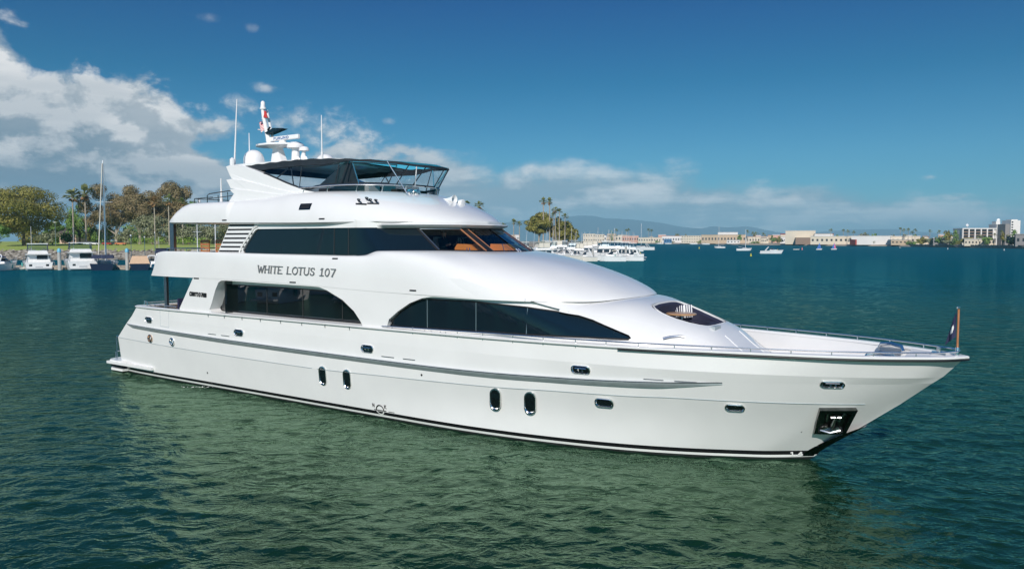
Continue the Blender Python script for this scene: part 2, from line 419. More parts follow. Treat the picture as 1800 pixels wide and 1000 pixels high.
def translucent(name,a,b,f):
    m=bpy.data.materials.new(name); m.use_nodes=True; MATS[name]=m; t=NT(m.node_tree)
    for n in list(t.n): t.n.remove(n)
    o=t.new('ShaderNodeOutputMaterial'); d=t.new('ShaderNodeBsdfDiffuse'); d.inputs[0].default_value=(*a,1); q=t.new('ShaderNodeBsdfTranslucent'); q.inputs[0].default_value=(*b,1); mx=t.new('ShaderNodeMixShader'); mx.inputs[0].default_value=f
    t.l.new(d.outputs[0],mx.inputs[1]); t.l.new(q.outputs[0],mx.inputs[2]); t.l.new(mx.outputs[0],o.inputs[0])
translucent('canvas_teal',(.03,.08,.11),(.12,.80,1.0),.75)
SO=Vector((-16.19278236,35.72721823,0)); SR=R(-34)
yacht=bpy.data.objects.new('motor_yacht',None); C.objects.link(yacht); yacht.location=SO; yacht.rotation_euler=(0,0,SR)
tag(yacht,'large white three-deck motor yacht with dark windows and black flybridge canopy, filling the foreground','yacht')
SM=Matrix.Translation(SO)@Matrix.Rotation(SR,4,'Z')
def onship(o,loc=None):
    o.location=SM@Vector(loc or (0,0,0)); o.rotation_euler=(0,0,SR); return o
def cosp(a,b,n): # clustered at both ends
    return [a+(b-a)*(.5-.5*math.cos(PI*i/(n-1))) for i in range(n)]
# ---- hull
def hull():
    mb=MB(); us=[(.5-.5*math.cos(PI*i/150)) for i in range(151)]
    matix=[2,2,3,1,0,0,0,0]; nsub=[2,1,1,1,8,5,4,4]
    for j in range(len(HL)-1):
        z0,b0,s0,e0=HL[j]; z1,b1,s1,e1=HL[j+1]
        def P(u,t):
            xa=s0+(e0-s0)*u; xb=s1+(e1-s1)*u
            # slight hollow in the forward flare
            ya=b0(xa) if u<1 else 0; yb=b1(xb) if u<1 else 0
            y=ya+(yb-ya)*t
            if j==4 and u>.5: y-= .16*math.sin(PI*t)*min(1,(u-.5)*3)*(1-u)**.5*1.2 if u<1 else 0
            return (xa+(xb-xa)*t,-max(0,y),z0(xa)+(z1(xb)-z0(xa))*t)
        mb.grid(P,us,lin(0,1,nsub[j]+1),matix[j])
    mb.mirror()
    # transom
    rows=[(HL[j][2],HL[j][1](HL[j][2]),HL[j][0](HL[j][2])) for j in range(len(HL))]
    mb.grid(lambda i,s:(rows[i][0]-.10*(1-s*s),rows[i][1]*s,rows[i][2]),list(range(len(rows))),lin(-1,1,13),0)
    # keel closing sheet
    mb.grid(lambda x,s:(x,HL[0][1](x)*s,-.6),lin(.9,28.3,30),[-1,1],2)
    return mb.build('hull',['gelcoat','boot_black','antifoul','stripe_white'],yacht,angle=28,weld=0)
hullo=hull()
def hp(x,z,off=0.0,side=-1):
    b=hull_b(x,z); e=.05
    dx=(hull_b(x+e,z)-hull_b(x-e,z))/(2*e); dz=(hull_b(x,z+e)-hull_b(x,z-e))/(2*e)
    n=Vector((-dx,1,-dz)).normalized()
    return (x+n.x*off,side*(b+n.y*off),z+n.z*off)
# black wear plate on the stem
m=MB()
def stemx(z): 
    zz=[.0,.25,1.55,1.72,2.3]; xx=[29.05,29.29,30.95,31.14,31.75]
    for i in range(4):
        if z<=zz[i+1]: return xx[i]+(xx[i+1]-xx[i])*(z-zz[i])/(zz[i+1]-zz[i])
    return xx[-1]
def wp(z,t):
    w=.30*math.sin(max(0,min(1,(1.10-z)/.9))*PI*.5)**.6*(1 if z>.25 else 1); x=stemx(z)+.012-w*t
    return (x,-(hull_b(min(x,stemx(z)),z)+.006 if t>0 else 0),z)
m.grid(wp,lin(.08,1.10,16),lin(0,1,7)); m.mirror(); m.build('stem_plate','steel_dark',hullo)
# fine lines scribed in the hull
m=MB()
for (x0,x1,zo) in ((1.0,13.6,0),(13.85,30.4,.0)):
    f=HL[5][0]
    m.tube([hp(x,f(x)+(0.0 if x0<5 else .0),.002) for x in lin(x0,x1,120)],.012,5)
m.build('hull_line','rub_grey',hullo)
# rub rail
m=MB(); f=HL[6][0]
def rub(x,k,side=-1):
    e=min(1,(x-1.78)/.5,(27.45-x)/1.6); e=max(.02,e)
    b=hull_b(x,f(x)); z=f(x)
    prof=[(0,.01),(.11,.015),(.125,-.02),(.10,-.055),(.07,-.09),(.0,-.16)]
    return (x,side*(b-.005+prof[k][0]*e),z+prof[k][1]*(.3+.7*e))
xs=lin(1.8,27.4,160)
m.grid(lambda x,k:rub(x,k),xs,list(range(6))); m.mirror(); rro=m.build('rub_rail','rub_grey',yacht,angle=20)
m=MB(); m.tube([(x,-(hull_b(x,f(x))+.118*max(.05,min(1,(x-1.78)/.5,(27.45-x)/1.6))),f(x)) for x in xs],.012,6); m.mirror(); m.build('rail_cap','steel_dark',rro)
# ---- bulwark cap, inner bulwark, foredeck
def ring_gun(off,z,x0,x1,n=70):
    """gunwale line offset outwards, starboard from aft to nose then port"""
    return None
m=MB()
def gun_pt(s,inn,z):
    # s in -1..1 : starboard aft -> nose -> port aft ; nose rounded
    a=abs(s); x=2.7+(32.45-2.7)*math.sin((1-a)*PI/2); b=gun_b(x)
    e=.02; nx=-(gun_b(min(32.44,x+e))-gun_b(x-e))/(2*e) if x<32.4 else 3.0
    n=Vector((nx,1)).normalized()
    y=b+n.y*inn; xx=x+n.x*inn
    if y<0: y=0
    return (xx,(y if s>0 else -y),z)
ss=lin(-1,1,281)
prof=[(-.02,2.93),(.055,2.94),(.085,2.965),(.085,2.995),(.05,3.015),(-.12,3.015),(-.135,2.99),(-.135,2.95)]
m.grid(lambda s,k:gun_pt(s,*prof[int(k)]),[s for s in ss],list(range(len(prof))))
capo=m.build('bulwark_cap','gelcoat',yacht,angle=50)
m=MB(); m.tube([gun_pt(s,.075,2.925) for s in ss if gun_pt(s,0,0)[0]>24.75],.024,6); m.build('cap_gasket','black_gasket',capo)
m=MB(); m.grid(lambda x,k:(x,-(min(gun_b(x)-.13,hull_b(x,3-.14*k)-.07)),2.99-.14*k),lin(19.5,31.3,60),list(range(6))); m.mirror(); m.build('inner_bulwark','gelcoat',yacht)
m=MB(); m.grid(lambda x,t:(x,(hull_b(x,2.3)-.05)*t,2.30),lin(19.5,31.3,40),lin(-1,1,9)); 
m.grid(lambda x,t:(x,max(0,(gun_b(x)-.05))*t,2.99),lin(31.25,32.44,16),lin(-1,1,9)); m.grid(lambda z,t:(31.25,(hull_b(31.25,z)-.06)*t,z),lin(2.3,2.99,5),lin(-1,1,3))
m.build('foredeck','gelcoat_deck',yacht)
# aft cockpit
m=MB(); m.grid(lambda x,t:(x,(gun_b(x)-.1)*t,2.0),lin(2.3,9,10),lin(-1,1,5)); m.build('aft_deck','wood',yacht)
m=MB(); m.grid(lambda x,z:(x,-(gun_b(x)-.13),z),lin(2.75,7,12),[2.0,2.99]); m.mirror(); m.grid(lambda y,z:(2.72,y,z),lin(-3.2,3.2,5),[2.0,2.99]); m.build('inner_bulwark','gelcoat',yacht)
m=MB(); m.box(2.62,2.95,-3.25,3.25,2.95,3.02); m.build('aft_cap','gelcoat',yacht)
m=MB(); m.box(8.6,8.7,-3.2,3.2,2.0,4.3); m.build('saloon_bulkhead','dark_glass',yacht)
# ---- swim platform
m=MB()
pl=[(1.2,-3.22),(.25,-3.22),(.02,-3.05),(-.10,-2.7),(-.16,0),(-.10,2.7),(.02,3.05),(.25,3.22),(1.2,3.22)]
m.prism(pl,lambda x,y:(x,y,.34),lambda x,y:(x,y,.50)); m.box(.1,3.6,-3.29,-3.12,.335,.445); m.box(.1,3.6,3.12,3.29,.335,.445)
spo=m.build('swim_platform','gelcoat',yacht,angle=30)
m=MB(); m.prism([(x*.98+.0,y*.985) for x,y in pl],lambda x,y:(x,y,.20),lambda x,y:(x,y,.338)); m.build('platform_underside','boot_black',spo)
m=MB(); m.prism([(x*.98+.0,y*.985) for x,y in pl],lambda x,y:(x,y,.04),lambda x,y:(x,y,.13)); m.build('platform_stripe','stripe_white',spo)
for s in (-1,1):
    m=MB(); m.tube([(.35,s*2.95,.5),(.33,s*2.95,1.45),(.40,s*2.95,1.52),(.72,s*2.9,1.5),(1.0,s*2.85,1.5)],.028,8); m.tube([(.36,s*2.6,.5),(.36,s*2.6,1.45),(.37,s*2.95,1.48)],.02,8); m.build('boarding_rail','steel',yacht)
    m=MB(); m.tube([(-.05,s*2.8,.5),(-.05,s*2.8,.75),(-.02,s*2.7,.8),(.1,s*2.5,.78)],.025,8); m.build('platform_cleat','steel',yacht)
# ---- main deck side with the two arched openings
ARCH_A=[(8.05,3.03),(7.95,3.12),(8.08,3.32),(8.36,3.89),(8.55,4.16),(8.70,4.235),(8.95,4.25),(13.6,4.195),(14.07,4.18),(14.45,4.08),(15.17,3.80),(15.69,3.46),(15.97,3.16),(16.07,3.02),(16.05,2.99),(8.2,2.99)]
GL_A=[(8.02,3.14),(7.98,3.24),(8.3,3.90),(8.45,4.03),(8.68,4.065),(13.59,4.03),(14.04,3.99),(14.9,3.62),(15.6,3.1),(15.6,3.02),(8.15,3.05)]
ARCH_F=[(17.10,2.99),(17.13,3.05),(17.22,3.285),(17.6,3.554),(18.07,3.823),(18.57,4.0),(18.97,4.06),(20.44,4.045),(22.5,4.03),(23.6,4.05),(23.74,4.04),(23.23,3.78),(23.93,3.60),(24.48,3.40),(24.93,3.23),(25.0,3.16),(24.95,3.09),(24.16,3.08),(21.7,3.07)]
GL_A=smoothpoly([(7.97,3.06),(8.0,3.25),(8.32,3.98),(8.50,4.075),(13.59,4.035),(14.15,3.98),(14.9,3.62),(15.6,3.1),(15.6,3.02),(15.0,3.02),(8.4,3.04)],2)
GL_F=[(17.16,3.06),(17.30,3.30),(17.78,3.66),(18.3,3.90),(18.7,3.97),(20.34,3.97),(22.05,3.87),(23.16,3.745),(23.86,3.57),(24.43,3.38),(24.88,3.21),(24.93,3.16),(24.88,3.11),(23.79,3.12),(21.81,3.11),(19.48,3.10)]
def sidemap(off=0.0,s=-1): return lambda x,z:(x,s*(trunk_b(x,z)-off),z)
def ztop(x): 
    return zL(x)+.04 if x<19 else ZB+.8*(cT(x)-ZB)
outer=[(5.92,2.96),(6.97,4.32)]+[(x,ztop(x)) for x in lin(7.2,28.2,106)]+[(x,ZB) for x in lin(28.2,25.0,10)]+[(24.8,2.3),(24.6,2.96)]
for s in (-1,1):
    m=MB(); strip(m,[outer,ARCH_A,ARCH_F],sidemap(0,s),.15,8)
    o=m.build('deckhouse_side','gelcoat',yacht,angle=40)
m=MB()
strip(m,[outer,ARCH_A,ARCH_F],sidemap(),.15,8)
# recess returns and inner walls
m=MB()
for s in (-1,1):
    rim(m,ARCH_A,sidemap(0,s),sidemap(.5,s)); rim(m,ARCH_F,sidemap(0,s),sidemap(.16,s))
    strip(m,[[(7.7,2.95),(8.0,4.4),(16.3,4.4),(16.3,2.95)]],sidemap(.50,s),.2,3)
    strip(m,[ARCH_F],sidemap(.16,s),.15,4)
m.build('window_recess','gelcoat',yacht,angle=40)
for s in (-1,1):
    m=MB(); strip(m,[GL_A],sidemap(.485,s),.25,4); go=m.build('saloon_window','dark_glass',yacht)
    m=MB(); frame_ring(m,GL_A,sidemap(.48,s),.022)
    for x in (10.74,12.68,14.65): m.tube([sidemap(.478,s)(x,3.03),sidemap(.478,s)(x,4.04 if x<14 else 3.72)],.014,4)
    m.build('frame','black_gasket',go)
    m=MB(); strip(m,[GL_F],sidemap(.145,s),.25,4); go=m.build('stateroom_window','dark_glass_upper',yacht)
    m=MB(); frame_ring(m,GL_F,sidemap(.14,s),.022); m.build('frame','black_gasket',go)
    for x,z in ((18.65,3.95),(20.44,3.96),(22.08,3.85)): m=MB(); m.tube([sidemap(.14,s)(x,3.11),sidemap(.14,s)(x,z)],.015,4); m.build('mullion','steel_dull',go)
# rail on the sill of the openings and along the side to the bow
stan=[7.9,8.9,9.95,11.0,12.1,13.2,14.35,15.5]
for s in (-1,1):
    m=MB(); m.tube([(x,s*3.47,2.985) for x in lin(7.75,16.0,30)],.02,6)
    for x in stan: m.tube([(x,s*3.47,2.99),(x,s*3.455,2.84)],.012,5)
    m.build('sill_rail','steel_dull',yacht)
m=MB(); m.box(7.95,16.06,-3.43,-2.9,2.97,2.995); m.box(7.95,16.06,2.9,3.43,2.97,2.995); m.build('side_deck','gelcoat_deck',yacht)
def railpt(x,s,z=3.12,off=-.03):
    b=gun_b(x) if x<32.3 else .12
    return (x,s*(max(.0,b+off+.03)),z)
rx=[18.2,19.9,20.8,21.8,22.75,23.7,24.55,25.4,26.3,27.18,28.07,28.96,29.82,30.67,31.5]
m=MB(); sp=[railpt(x,-1,3.06+.05*min(1,max(0,(x-17)/4)),.0) for x in lin(16.95,31.9,110)]; 
nose=[(32.12,-.42,3.12),(32.28,-.2,3.12),(32.33,0,3.12),(32.28,.2,3.12),(32.12,.42,3.12)]
pts=sp+nose+[(x,-y,z) for x,y,z in reversed(sp)]
m.tube(pts,.021,6); rl=m.build('bow_rail','steel',yacht)
for s in (-1,1):
    for x in rx: m=MB(); m.tube([railpt(x,s,2.96 if x>24 else 2.88),railpt(x,s,3.11)],.014,6); m.build('stanchion','steel',rl)
    for x in (18.7,18.95,19.3,19.5): m=MB(); m.tube([(x,s*3.45,2.93),(x,s*3.45,3.05)],.012,5); m.build('stanchion','steel',rl)
# ---- trunk cabin top with the sunken lounge
CK=smoothpoly([(24.85,-.85),(25.0,-1.14),(25.4,-1.27),(25.95,-1.14),(26.4,-.85),(26.52,-.45),(26.52,.6),(26.42,1.0),(25.95,1.25),(25.4,1.35),(25.0,1.2),(24.85,.9)],1)
def topmap(x,y,dz=0.0):
    b=bT(x);n=nT(x);t=min(1,abs(y)/b); 
    return (x,y,ZB+(cT(x)-ZB)*(max(0,1-t**n))**(1/n)+dz)
edge=[(x,trunk_b(x,ZB+.77*(cT(x)-ZB))) for x in lin(23.0,28.2,53)]
m=MB(); strip(m,[[(x,-y) for x,y in edge]+[(x,y) for x,y in reversed(edge)],CK],lambda x,y:topmap(x,y,-.004),.1,16)
m.grid(lambda t,z:(28.2,topmap(28.2,1.4*t)[1],ZB-.1+ (topmap(28.2,1.4*t)[2]-ZB+.1)*z),lin(-1,1,21),[0,1])
trunk=m.build('trunk_cabin','gelcoat',yacht,angle=40)
m=MB(); rim(m,CK,topmap,lambda x,y:(x,y,2.95),.1); strip(m,[CK],lambda x,y:(x,y,2.96),.3,2); m.build('lounge_well','gelcoat_deck',yacht)
def ckin(k): 
    cx,cy=25.68,0
    return [(cx+(x-cx)*k,cy+(y-cy)*k) for x,y in CK]
A=ckin(.985);B=ckin(.84)
m=MB()
DA=dens(A,.1);DBn=dens(B,.1)
nA=60
def samp(pl,i,n):
    # resample by angle about the centre
    q=2*PI*i/n-PI; best=None
    N=len(pl); bx=min(range(N),key=lambda k:abs((math.atan2(pl[k][1],pl[k][0]-25.68)-q+PI)%(2*PI)-PI)); return pl[bx]
def back(i,k):
    a=samp(DA,i,nA); b=samp(DBn,i,nA)
    za=topmap(*a)[2]-.05
    return [(a[0],a[1],za-.45),(a[0],a[1],za-.02),((a[0]*.7+b[0]*.3),(a[1]*.7+b[1]*.3),za+.02),(b[0],b[1],za-.04),(b[0],b[1],za-.45)][k]
m.grid(back,list(range(nA)),list(range(5)),closeu=True); lo=m.build('lounge_backrest','navy_cushion',yacht)
m=MB(); m.tube([back(i,2) for i in range(nA)],.016,5,closed=True); m.build('piping','fabric_white',lo)
m=MB(); Cn=ckin(.55); 
m.grid(lambda i,k:[(*samp(DBn,i,nA),3.3),(*samp(DBn,i,nA),3.36),(*samp(dens(Cn,.1),i,nA),3.36),(*samp(dens(Cn,.1),i,nA),3.0)][k],list(range(nA)),list(range(4)),closeu=True); m.build('lounge_seat','navy_cushion',yacht)
m=MB(); m.lathe([(0,.03),(.40,.03),(.43,.015),(.43,-.01),(.40,-.025),(0,-.025)],(25.45,-.1,3.63),40,0); m.lathe([(.05,-.7),(.05,-.03)],(25.45,-.1,3.63),12,1)
m.build('table',['wood','steel'],yacht,angle=50)
# grab handles, vents on the trunk
m=MB(); p=[(25.75,-2.10,3.16),(25.9,-2.09,3.2),(26.1,-2.02,3.22),(26.22,-1.95,3.2)]; m.tube([(x,-(trunk_b(x,z)+.03),z) for x,y,z in p],.035,8); m.build('vent_scoop','steel',trunk)
m=MB()
for a in (0,1):
    p=lin(26.9,27.9,8); m.tube([topmap(x,-.62+a*1.24,.0) for x in p],.012,5)
m.build('step_edge','gelcoat',trunk)
m=MB(); 
m.box(26.54,26.68,-.78,-.30,2.95,3.40,0); m.build('lounge_step','rub_grey',trunk)
# windlass area: fairleads and chrome on the bow
for s in (-1,1):
    m=MB(); c=Vector((30.75,s*.95,3.02)); m.tube([(30.45,s*1.12,2.9),(30.5,s*1.1,3.02),(30.75,s*.98,3.06),(31.0,s*.86,3.02),(31.05,s*.82,2.9)],.05,8); m.box(30.5,31.0,s*.9-.1,s*.9+.1,2.80,2.97); m.build('bow_fairlead','steel',yacht)
m=MB(); m.box(31.75,32.05,-.13,.13,2.99,3.06); m.tube([(31.9,0,3.05),(31.9,0,3.16)],.05,10); m.build('stem_fitting','steel',yacht)
# ---- upper band (name board) sweeping into the brow
def ring(bf,zf,x0,xn,n):
    xs=[x0+(xn-x0)*math.sin(PI/2*i/600) for i in range(601)]; P=[(x,bf(x) if x<xn else 0.0,zf(x)) for x in xs]; L=[0]
    for a,b in zip(P,P[1:]): L.append(L[-1]+math.hypot(b[0]-a[0],b[1]-a[1]))
    out=[];k=0
    for i in range(n):
        q=L[-1]*i/(n-1)
        while k<599 and L[k+1]<q: k+=1
        t=(q-L[k])/max(1e-9,L[k+1]-L[k]); t=min(1,max(0,t)); out.append(tuple(P[k][j]+(P[k+1][j]-P[k][j])*t for j in range(3)))
    for _ in range(6): out=[out[0]]+[tuple((a[j]+2*b[j]+c[j])/4 for j in range(3)) for a,b,c in zip(out,out[1:],out[2:])]+[out[-1]]
    return out
def loft(mb,lo,up,nf,ts,s):
    N=len(lo)
    def P(i,t):
        f=i/(N-1); n=nf(f); a=1-math.cos(t*PI/2)**(2/n) if t<1 else 1.0; c=math.sin(t*PI/2)**(2/n)
        L,U=lo[i],up[i]; return (L[0]+(U[0]-L[0])*a,s*(L[1]+(U[1]-L[1])*a),L[2]+(U[2]-L[2])*c)
    mb.grid(P,list(range(N)),ts)
def sstep(a,b,x): x=min(1,max(0,(x-a)/(b-a))); return x*x*(3-2*x)
XS=15.0
xb=sorted(set([round(x,4) for x in lin(3.85,XS,110)+lin(4,4.6,8)]))
xb2=sorted(set([round(x,4) for x in lin(XS,23.9,90)+lin(23.9,24.25,16)]))
bro_lo=ring(bL,zL,XS,24.25,150); bro_up=ring(bB,zB,XS,19.83,150)
for s in (-1,1):
    m=MB(); m.grid(lambda x,t:(x,s*brow(x,t)[0],brow(x,t)[1]),xb,lin(0,1,25))
    loft(m,bro_lo,bro_up,lambda f:nB(XS)+(1.36-nB(XS))*sstep(.0,.62,f),lin(0,1,25),s)
    # soffit under the lip
    m.grid(lambda x,t:(x,s*(bL(x)-t*max(0.0,(bL(x)-min(bL(x),trunk_b(x,zL(x))-.16)))),zL(x)-(.0 if t==0 else .012)),[x for x in xb2 if x>18.3],[0,1])
    m.build('upper_band','gelcoat',yacht,angle=38)
m=MB(); m.grid(lambda x,t:(x,bB(x)*t,zB(x)),lin(3.85,4.5,12),lin(-1,1,5)); m.grid(lambda x,t:(x,(bL(x)-.01)*t,zL(x)+.005),lin(3.85,9.2,30),lin(-1,1,5)); m.build('overhang','gelcoat',yacht)
m=MB(); m.grid(lambda x,t:(x,(bB(x)-.1)*t,4.75),lin(4.3,9.4,10),lin(-1,1,3)); m.build('upper_aft_deck','wood',yacht)
m=MB()
for s in (-1,1): m.grid(lambda x,t:(x,s*(bB(x)-.12*(1 if t else 0)),zB(x) if t<2 else 4.75),lin(4.5,8.6,20),[0,1,2])
m.grid(lambda y,z:(4.62,y,z),[-3.2,3.2],[4.75,5.25]); m.grid(lambda y,x:(x,y,5.27),[-3.2,3.2],[4.48,4.62]); m.build('bulwark_top','gelcoat',yacht)
# pillars carrying the overhangs
for s in (-1,1):
    m=MB(); m.box(4.85,5.12,s*3.0-.06,s*3.0+.06,4.75,6.45); m.build('roof_pillar','steel_dull',yacht)
    m=MB(); m.box(4.25,4.42,s*2.95-.05,s*2.95+.05,2.95,4.31); m.build('deck_pillar','steel_dull',yacht)
# ---- upper deckhouse walls
def wallmap(off=0.0,s=-1):
    def f(x,z):
        t=(z-5.25)/.9; yb=bB(x)-.05 if x>8.4 else bB(8.4)-.05
        if x<9.4: yb=3.17+ (bB(8.4)-3.22)*0
        return (x,s*(yb+(3.10-yb)*t-off),z)
    return f
UW=[(9.78,5.27),(9.70,5.29),(9.66,5.36),(9.75,5.50),(10.25,6.02),(10.36,6.11),(10.5,6.15),(13.0,6.15),(15.5,6.15),(15.5,5.245),(15.0,5.24),(12,5.26)]
UWr=UW[15:14:-1] if 0 else list(reversed(UW[:9]))+[UW[-1]]
ow=[(8.2,5.2),(8.20,5.30),(8.87,6.42),(15.5,6.42),(15.5,5.15)]
for s in (-1,1):
    m=MB(); strip(m,[ow,[(x,z+.0) for x,z in UW]],wallmap(0,s),.2,5); m.grid(lambda i,t:wallmap(.07*t,s)(*UWr[i]),list(range(len(UWr))),[0,1]); uwo=m.build('upper_house_side','gelcoat',yacht,angle=30)
    for k in range(7):
        m=MB(); zc=6.30-k*.16; sl=(zc-5.3)/1.12
        xa=8.22+.65*sl*1.02; xe=9.62+ (1.0)*max(0,(zc-5.36))/.75*.72
        strip(m,[[(xa+.0,zc-.032),(xa+.03,zc+.032),(min(xe,10.3),zc+.032),(min(xe,10.3)-.03,zc-.032)]],wallmap(-.006,s),.5,1)
        m.build('louver','black_louver',uwo)
    m=MB(); ol=[(9.55,5.22),(9.52,5.32),(9.62,5.5),(10.14,6.04),(10.3,6.2),(10.5,6.26)]; m.tube([wallmap(-.01,s)(x,z) for x,z in ol],.045,6); m.build('window_surround','gelcoat',uwo)
# perimeter description of the glazed part: base ring -> top ring (x, y)
KEY=[((10.0,3.13),(10.0,3.08)),((15.5,3.11),(15.45,3.07)),((17.3,2.92),(16.35,2.66)),((18.6,2.38),(17.42,2.13)),((19.6,1.20),(18.32,1.08)),((19.825,.06),(18.535,.06)),((19.83,0),(18.54,0))]
def K(i): 
    return [pchip([(k,KEY[k][0][i]) for k in range(len(KEY))]),pchip([(k,KEY[k][1][i]) for k in range(len(KEY))])]
KX,KY=K(0),K(1)
def glaz(u,v,off=0.0,s=-1):
    x=KX[0](u)+(KX[1](u)-KX[0](u))*v; y=KY[0](u)+(KY[1](u)-KY[0](u))*v
    # follow the exact base height of the brow
    zb=zB(KX[0](u))-.03; z=zb+(zW-zb)*v
    e=.03; dx=KX[0](u+e)-KX[0](u-e); dy=KY[0](u+e)-KY[0](u-e); L=math.hypot(dx,dy) or 1
    nx,ny=-dy/L,dx/L
    if u>=5.99: nx,ny=1,0
    if ny<0 and u<5: nx,ny=-nx,-ny
    return (x+nx*off,s*(y+ny*off),z)
for s in (-1,1):
    m=MB(); m.grid(lambda u,v:glaz(u,v,-.02,s),lin(1,2,14)+lin(2.05,2.86,12),lin(0,1,4)); m.build('upper_window','dark_glass_upper',yacht,angle=60)
    m=MB(); strip(m,[[p for p in UW]],wallmap(.06,s),.5,2); go=m.build('upper_window','dark_glass_upper',yacht)
    for x in (14.42,15.1): m=MB(); m.tube([wallmap(.05,s)(x,5.25),wallmap(.05,s)(x,6.14)],.012,4); m.build('mullion','black_gasket',go)
# pilothouse glass: side pane, forward quarter pane, centre pane
def pane(u0,u1,s,nm,mt,v0=.08,v1=.94):
    m=MB(); m.grid(lambda u,v:glaz(u,v,0,s),lin(u0,u1,10),lin(v0,v1,5)); o=m.build(nm,mt,yacht,angle=60)
    return o
for s in (-1,1):
    a=pane(2.93,3.93,s,'side_windscreen','pilot_glass'); b=pane(4.07,4.93,s,'front_windscreen','pilot_glass' if s<0 else 'blue_glass')
    m=MB()
    cor=[(2.93,.08),(2.93,.94),(3.93,.94),(3.93,.08)]
    m.tube([glaz(2.93+(1.0)*0,.08+.86*t,.0,s) for t in lin(0,1,6)]+[glaz(u,.94,0,s) for u in lin(2.95,3.9,10)],.018,6); m.build('trim','steel_dull',a)
    m=MB(); m.tube([glaz(3.88,v,-.03,s) for v in lin(.05,.95,6)],.028,6); m.tube([glaz(u,.93,-.03,s) for u in lin(2.95,3.9,8)],.02,6); m.build('wood_trim','teak_orange',a)
    m=MB(); m.tube([glaz(4.12,v,-.03,s) for v in lin(.05,.95,6)],.022,6);  m.build('wood_trim','teak_orange',b)
    # pillars and sills
    m=MB(); m.grid(lambda u,v:glaz(u,v,.005,s),lin(3.91,4.09,5),lin(0,1,4)); m.grid(lambda u,v:glaz(u,v,.005,s),lin(4.91,5.0,3),lin(0,1,4))
    m.grid(lambda u,v:glaz(u,v,.004,s),lin(2.85,6,30),[0,.085]); m.grid(lambda u,v:glaz(u,v,.004,s),lin(2.85,6,30),[.935,1.0]); m.grid(lambda u,v:glaz(u,v,.003,s),lin(2.85,2.94,3),lin(0,1,3)); m.build('window_pillar','black_gasket',yacht)
m=MB(); 
for s in (-1,1): m.tube([glaz(4.35,.03,.05,s),glaz(4.6,.35,.06,s)],.012,5); 
for s in (-1,1): m.tube([glaz(3.45,.03,.06,s),glaz(3.52,.17,.08,s)],.014,5); m.tube([glaz(3.5,.03,.06,s),glaz(3.57,.17,.08,s)],.014,5); m.tube([glaz(5.0,.05,.07,s),glaz(5.0,.14,.09,s)],.03,6)
m.build('wiper','steel',yacht)
# header above glazing (grey shadow gap) and the lower brow lip
m=MB()
for s in (-1,1):
    m.grid(lambda u,v:tuple(Vector(glaz(u,1.0,.02,s))+Vector((0,0,v))),lin(1.02,6,60),[0,.12,.22])
m.build('window_header','gelcoat',yacht,angle=60)
m=MB()
lip=[(.015,-.02),(.06,.0),(.20,.055),(.24,.09),(.22,.12),(.05,.13)]
for s in (-1,1):
    m.grid(lambda u,k:tuple(Vector(glaz(u,1.0,lip[k][0]*min(1,max(.1,(u-1.75)*3)),s))+Vector((0,0,lip[k][1]))),lin(1.75,6,50),list(range(6)))
m.build('brow_lip','gelcoat',yacht,angle=50)
# ---- pilothouse interior
m=MB(); m.box(15.6,15.7,-2.9,2.9,4.9,6.2,0); m.grid(lambda x,t:(x,(max(.0,bB(min(x,19.80))-.12))*t,5.0),lin(15.6,19.75,20),lin(-1,1,3),0); m.grid(lambda x,t:(x,max(0,bW(min(x,18.5))-.1)*t,6.16),lin(15.6,18.45,16),lin(-1,1,3),1)
m.box(15.75,16.7,-2.2,2.2,5.0,5.95,0)
m.build('pilothouse_interior',['interior_dark','interior_cream'],yacht,smooth=False)
m=MB()
m.prism([(17.95,5.0),(18.0,5.5),(18.1,5.62),(18.6,5.60),(18.9,5.40),(18.95,5.0)],lambda x,z:(x,-1.1,z),lambda x,z:(x,-.2,z)); m.prism([(18.75,5.0),(18.8,5.62),(19.2,5.60),(19.5,5.42),(19.55,5.0)],lambda x,z:(x,-.2,z),lambda x,z:(x,1.1,z))
m.build('dashboard','orange_leather',yacht,smooth=False)
for y in (-.75,.55):
    m=MB(); m.lathe([(.17,-.015),(.19,0),(.17,.015),(.165,0)],(0,0,0),20,0,'x'); m.tube([(0,-.17,0),(0,.17,0)],.012,5); m.tube([(0,0,-.17),(0,0,.17)],.012,5)
    if y<0: m.build('steering_wheel','black_gasket',yacht,loc=(17.93,y,5.66))
for y in (-.75,.6):
    m=MB(); m.box(17.0,17.12,y-.27,y+.27,5.25,5.85); m.box(17.05,17.5,y-.27,y+.27,5.17,5.29); m.box(17.2,17.32,y-.06,y+.06,4.98,5.2); m.build('helm_seat','fabric_white',yacht)
# ---- roof and flybridge sides
xr=sorted(set([round(x,4) for x in lin(4.8,11.0,70)+lin(4.8,5.5,10)]))
r_lo=ring(bE,zE,11.0,18.42,150); r_up=ring(bC,zC,11.0,15.74,150)
for s in (-1,1):
    m=MB()
    def rf(x,t):
        z0=zE(x);z1=zC(x);z=z0+(z1-z0)*t
        return (x,s*roof_b(x,z),z)
    m.grid(lambda x,t:(x,s*bE(x)*(.965),zE(x)-.06) if t<0 else rf(x,math.sin(t*PI/2) if False else t),xr,[-1]+[i/14 for i in range(13)]+[.955,.985,1.0])
    loft(m,r_lo,r_up,lambda f:1.7-.45*sstep(.3,1,f),lin(0,1,20),s)
    m.grid(lambda i,k:((r_lo[i][0],s*r_lo[i][1],r_lo[i][2]) if k else (r_lo[i][0]*1.0-(.06*sstep(.5,1,i/149)),s*r_lo[i][1]*.965,r_lo[i][2]-.06)),list(range(150)),[0,1])
    m.build('flybridge_side','gelcoat',yacht,angle=45)
_RS=[]
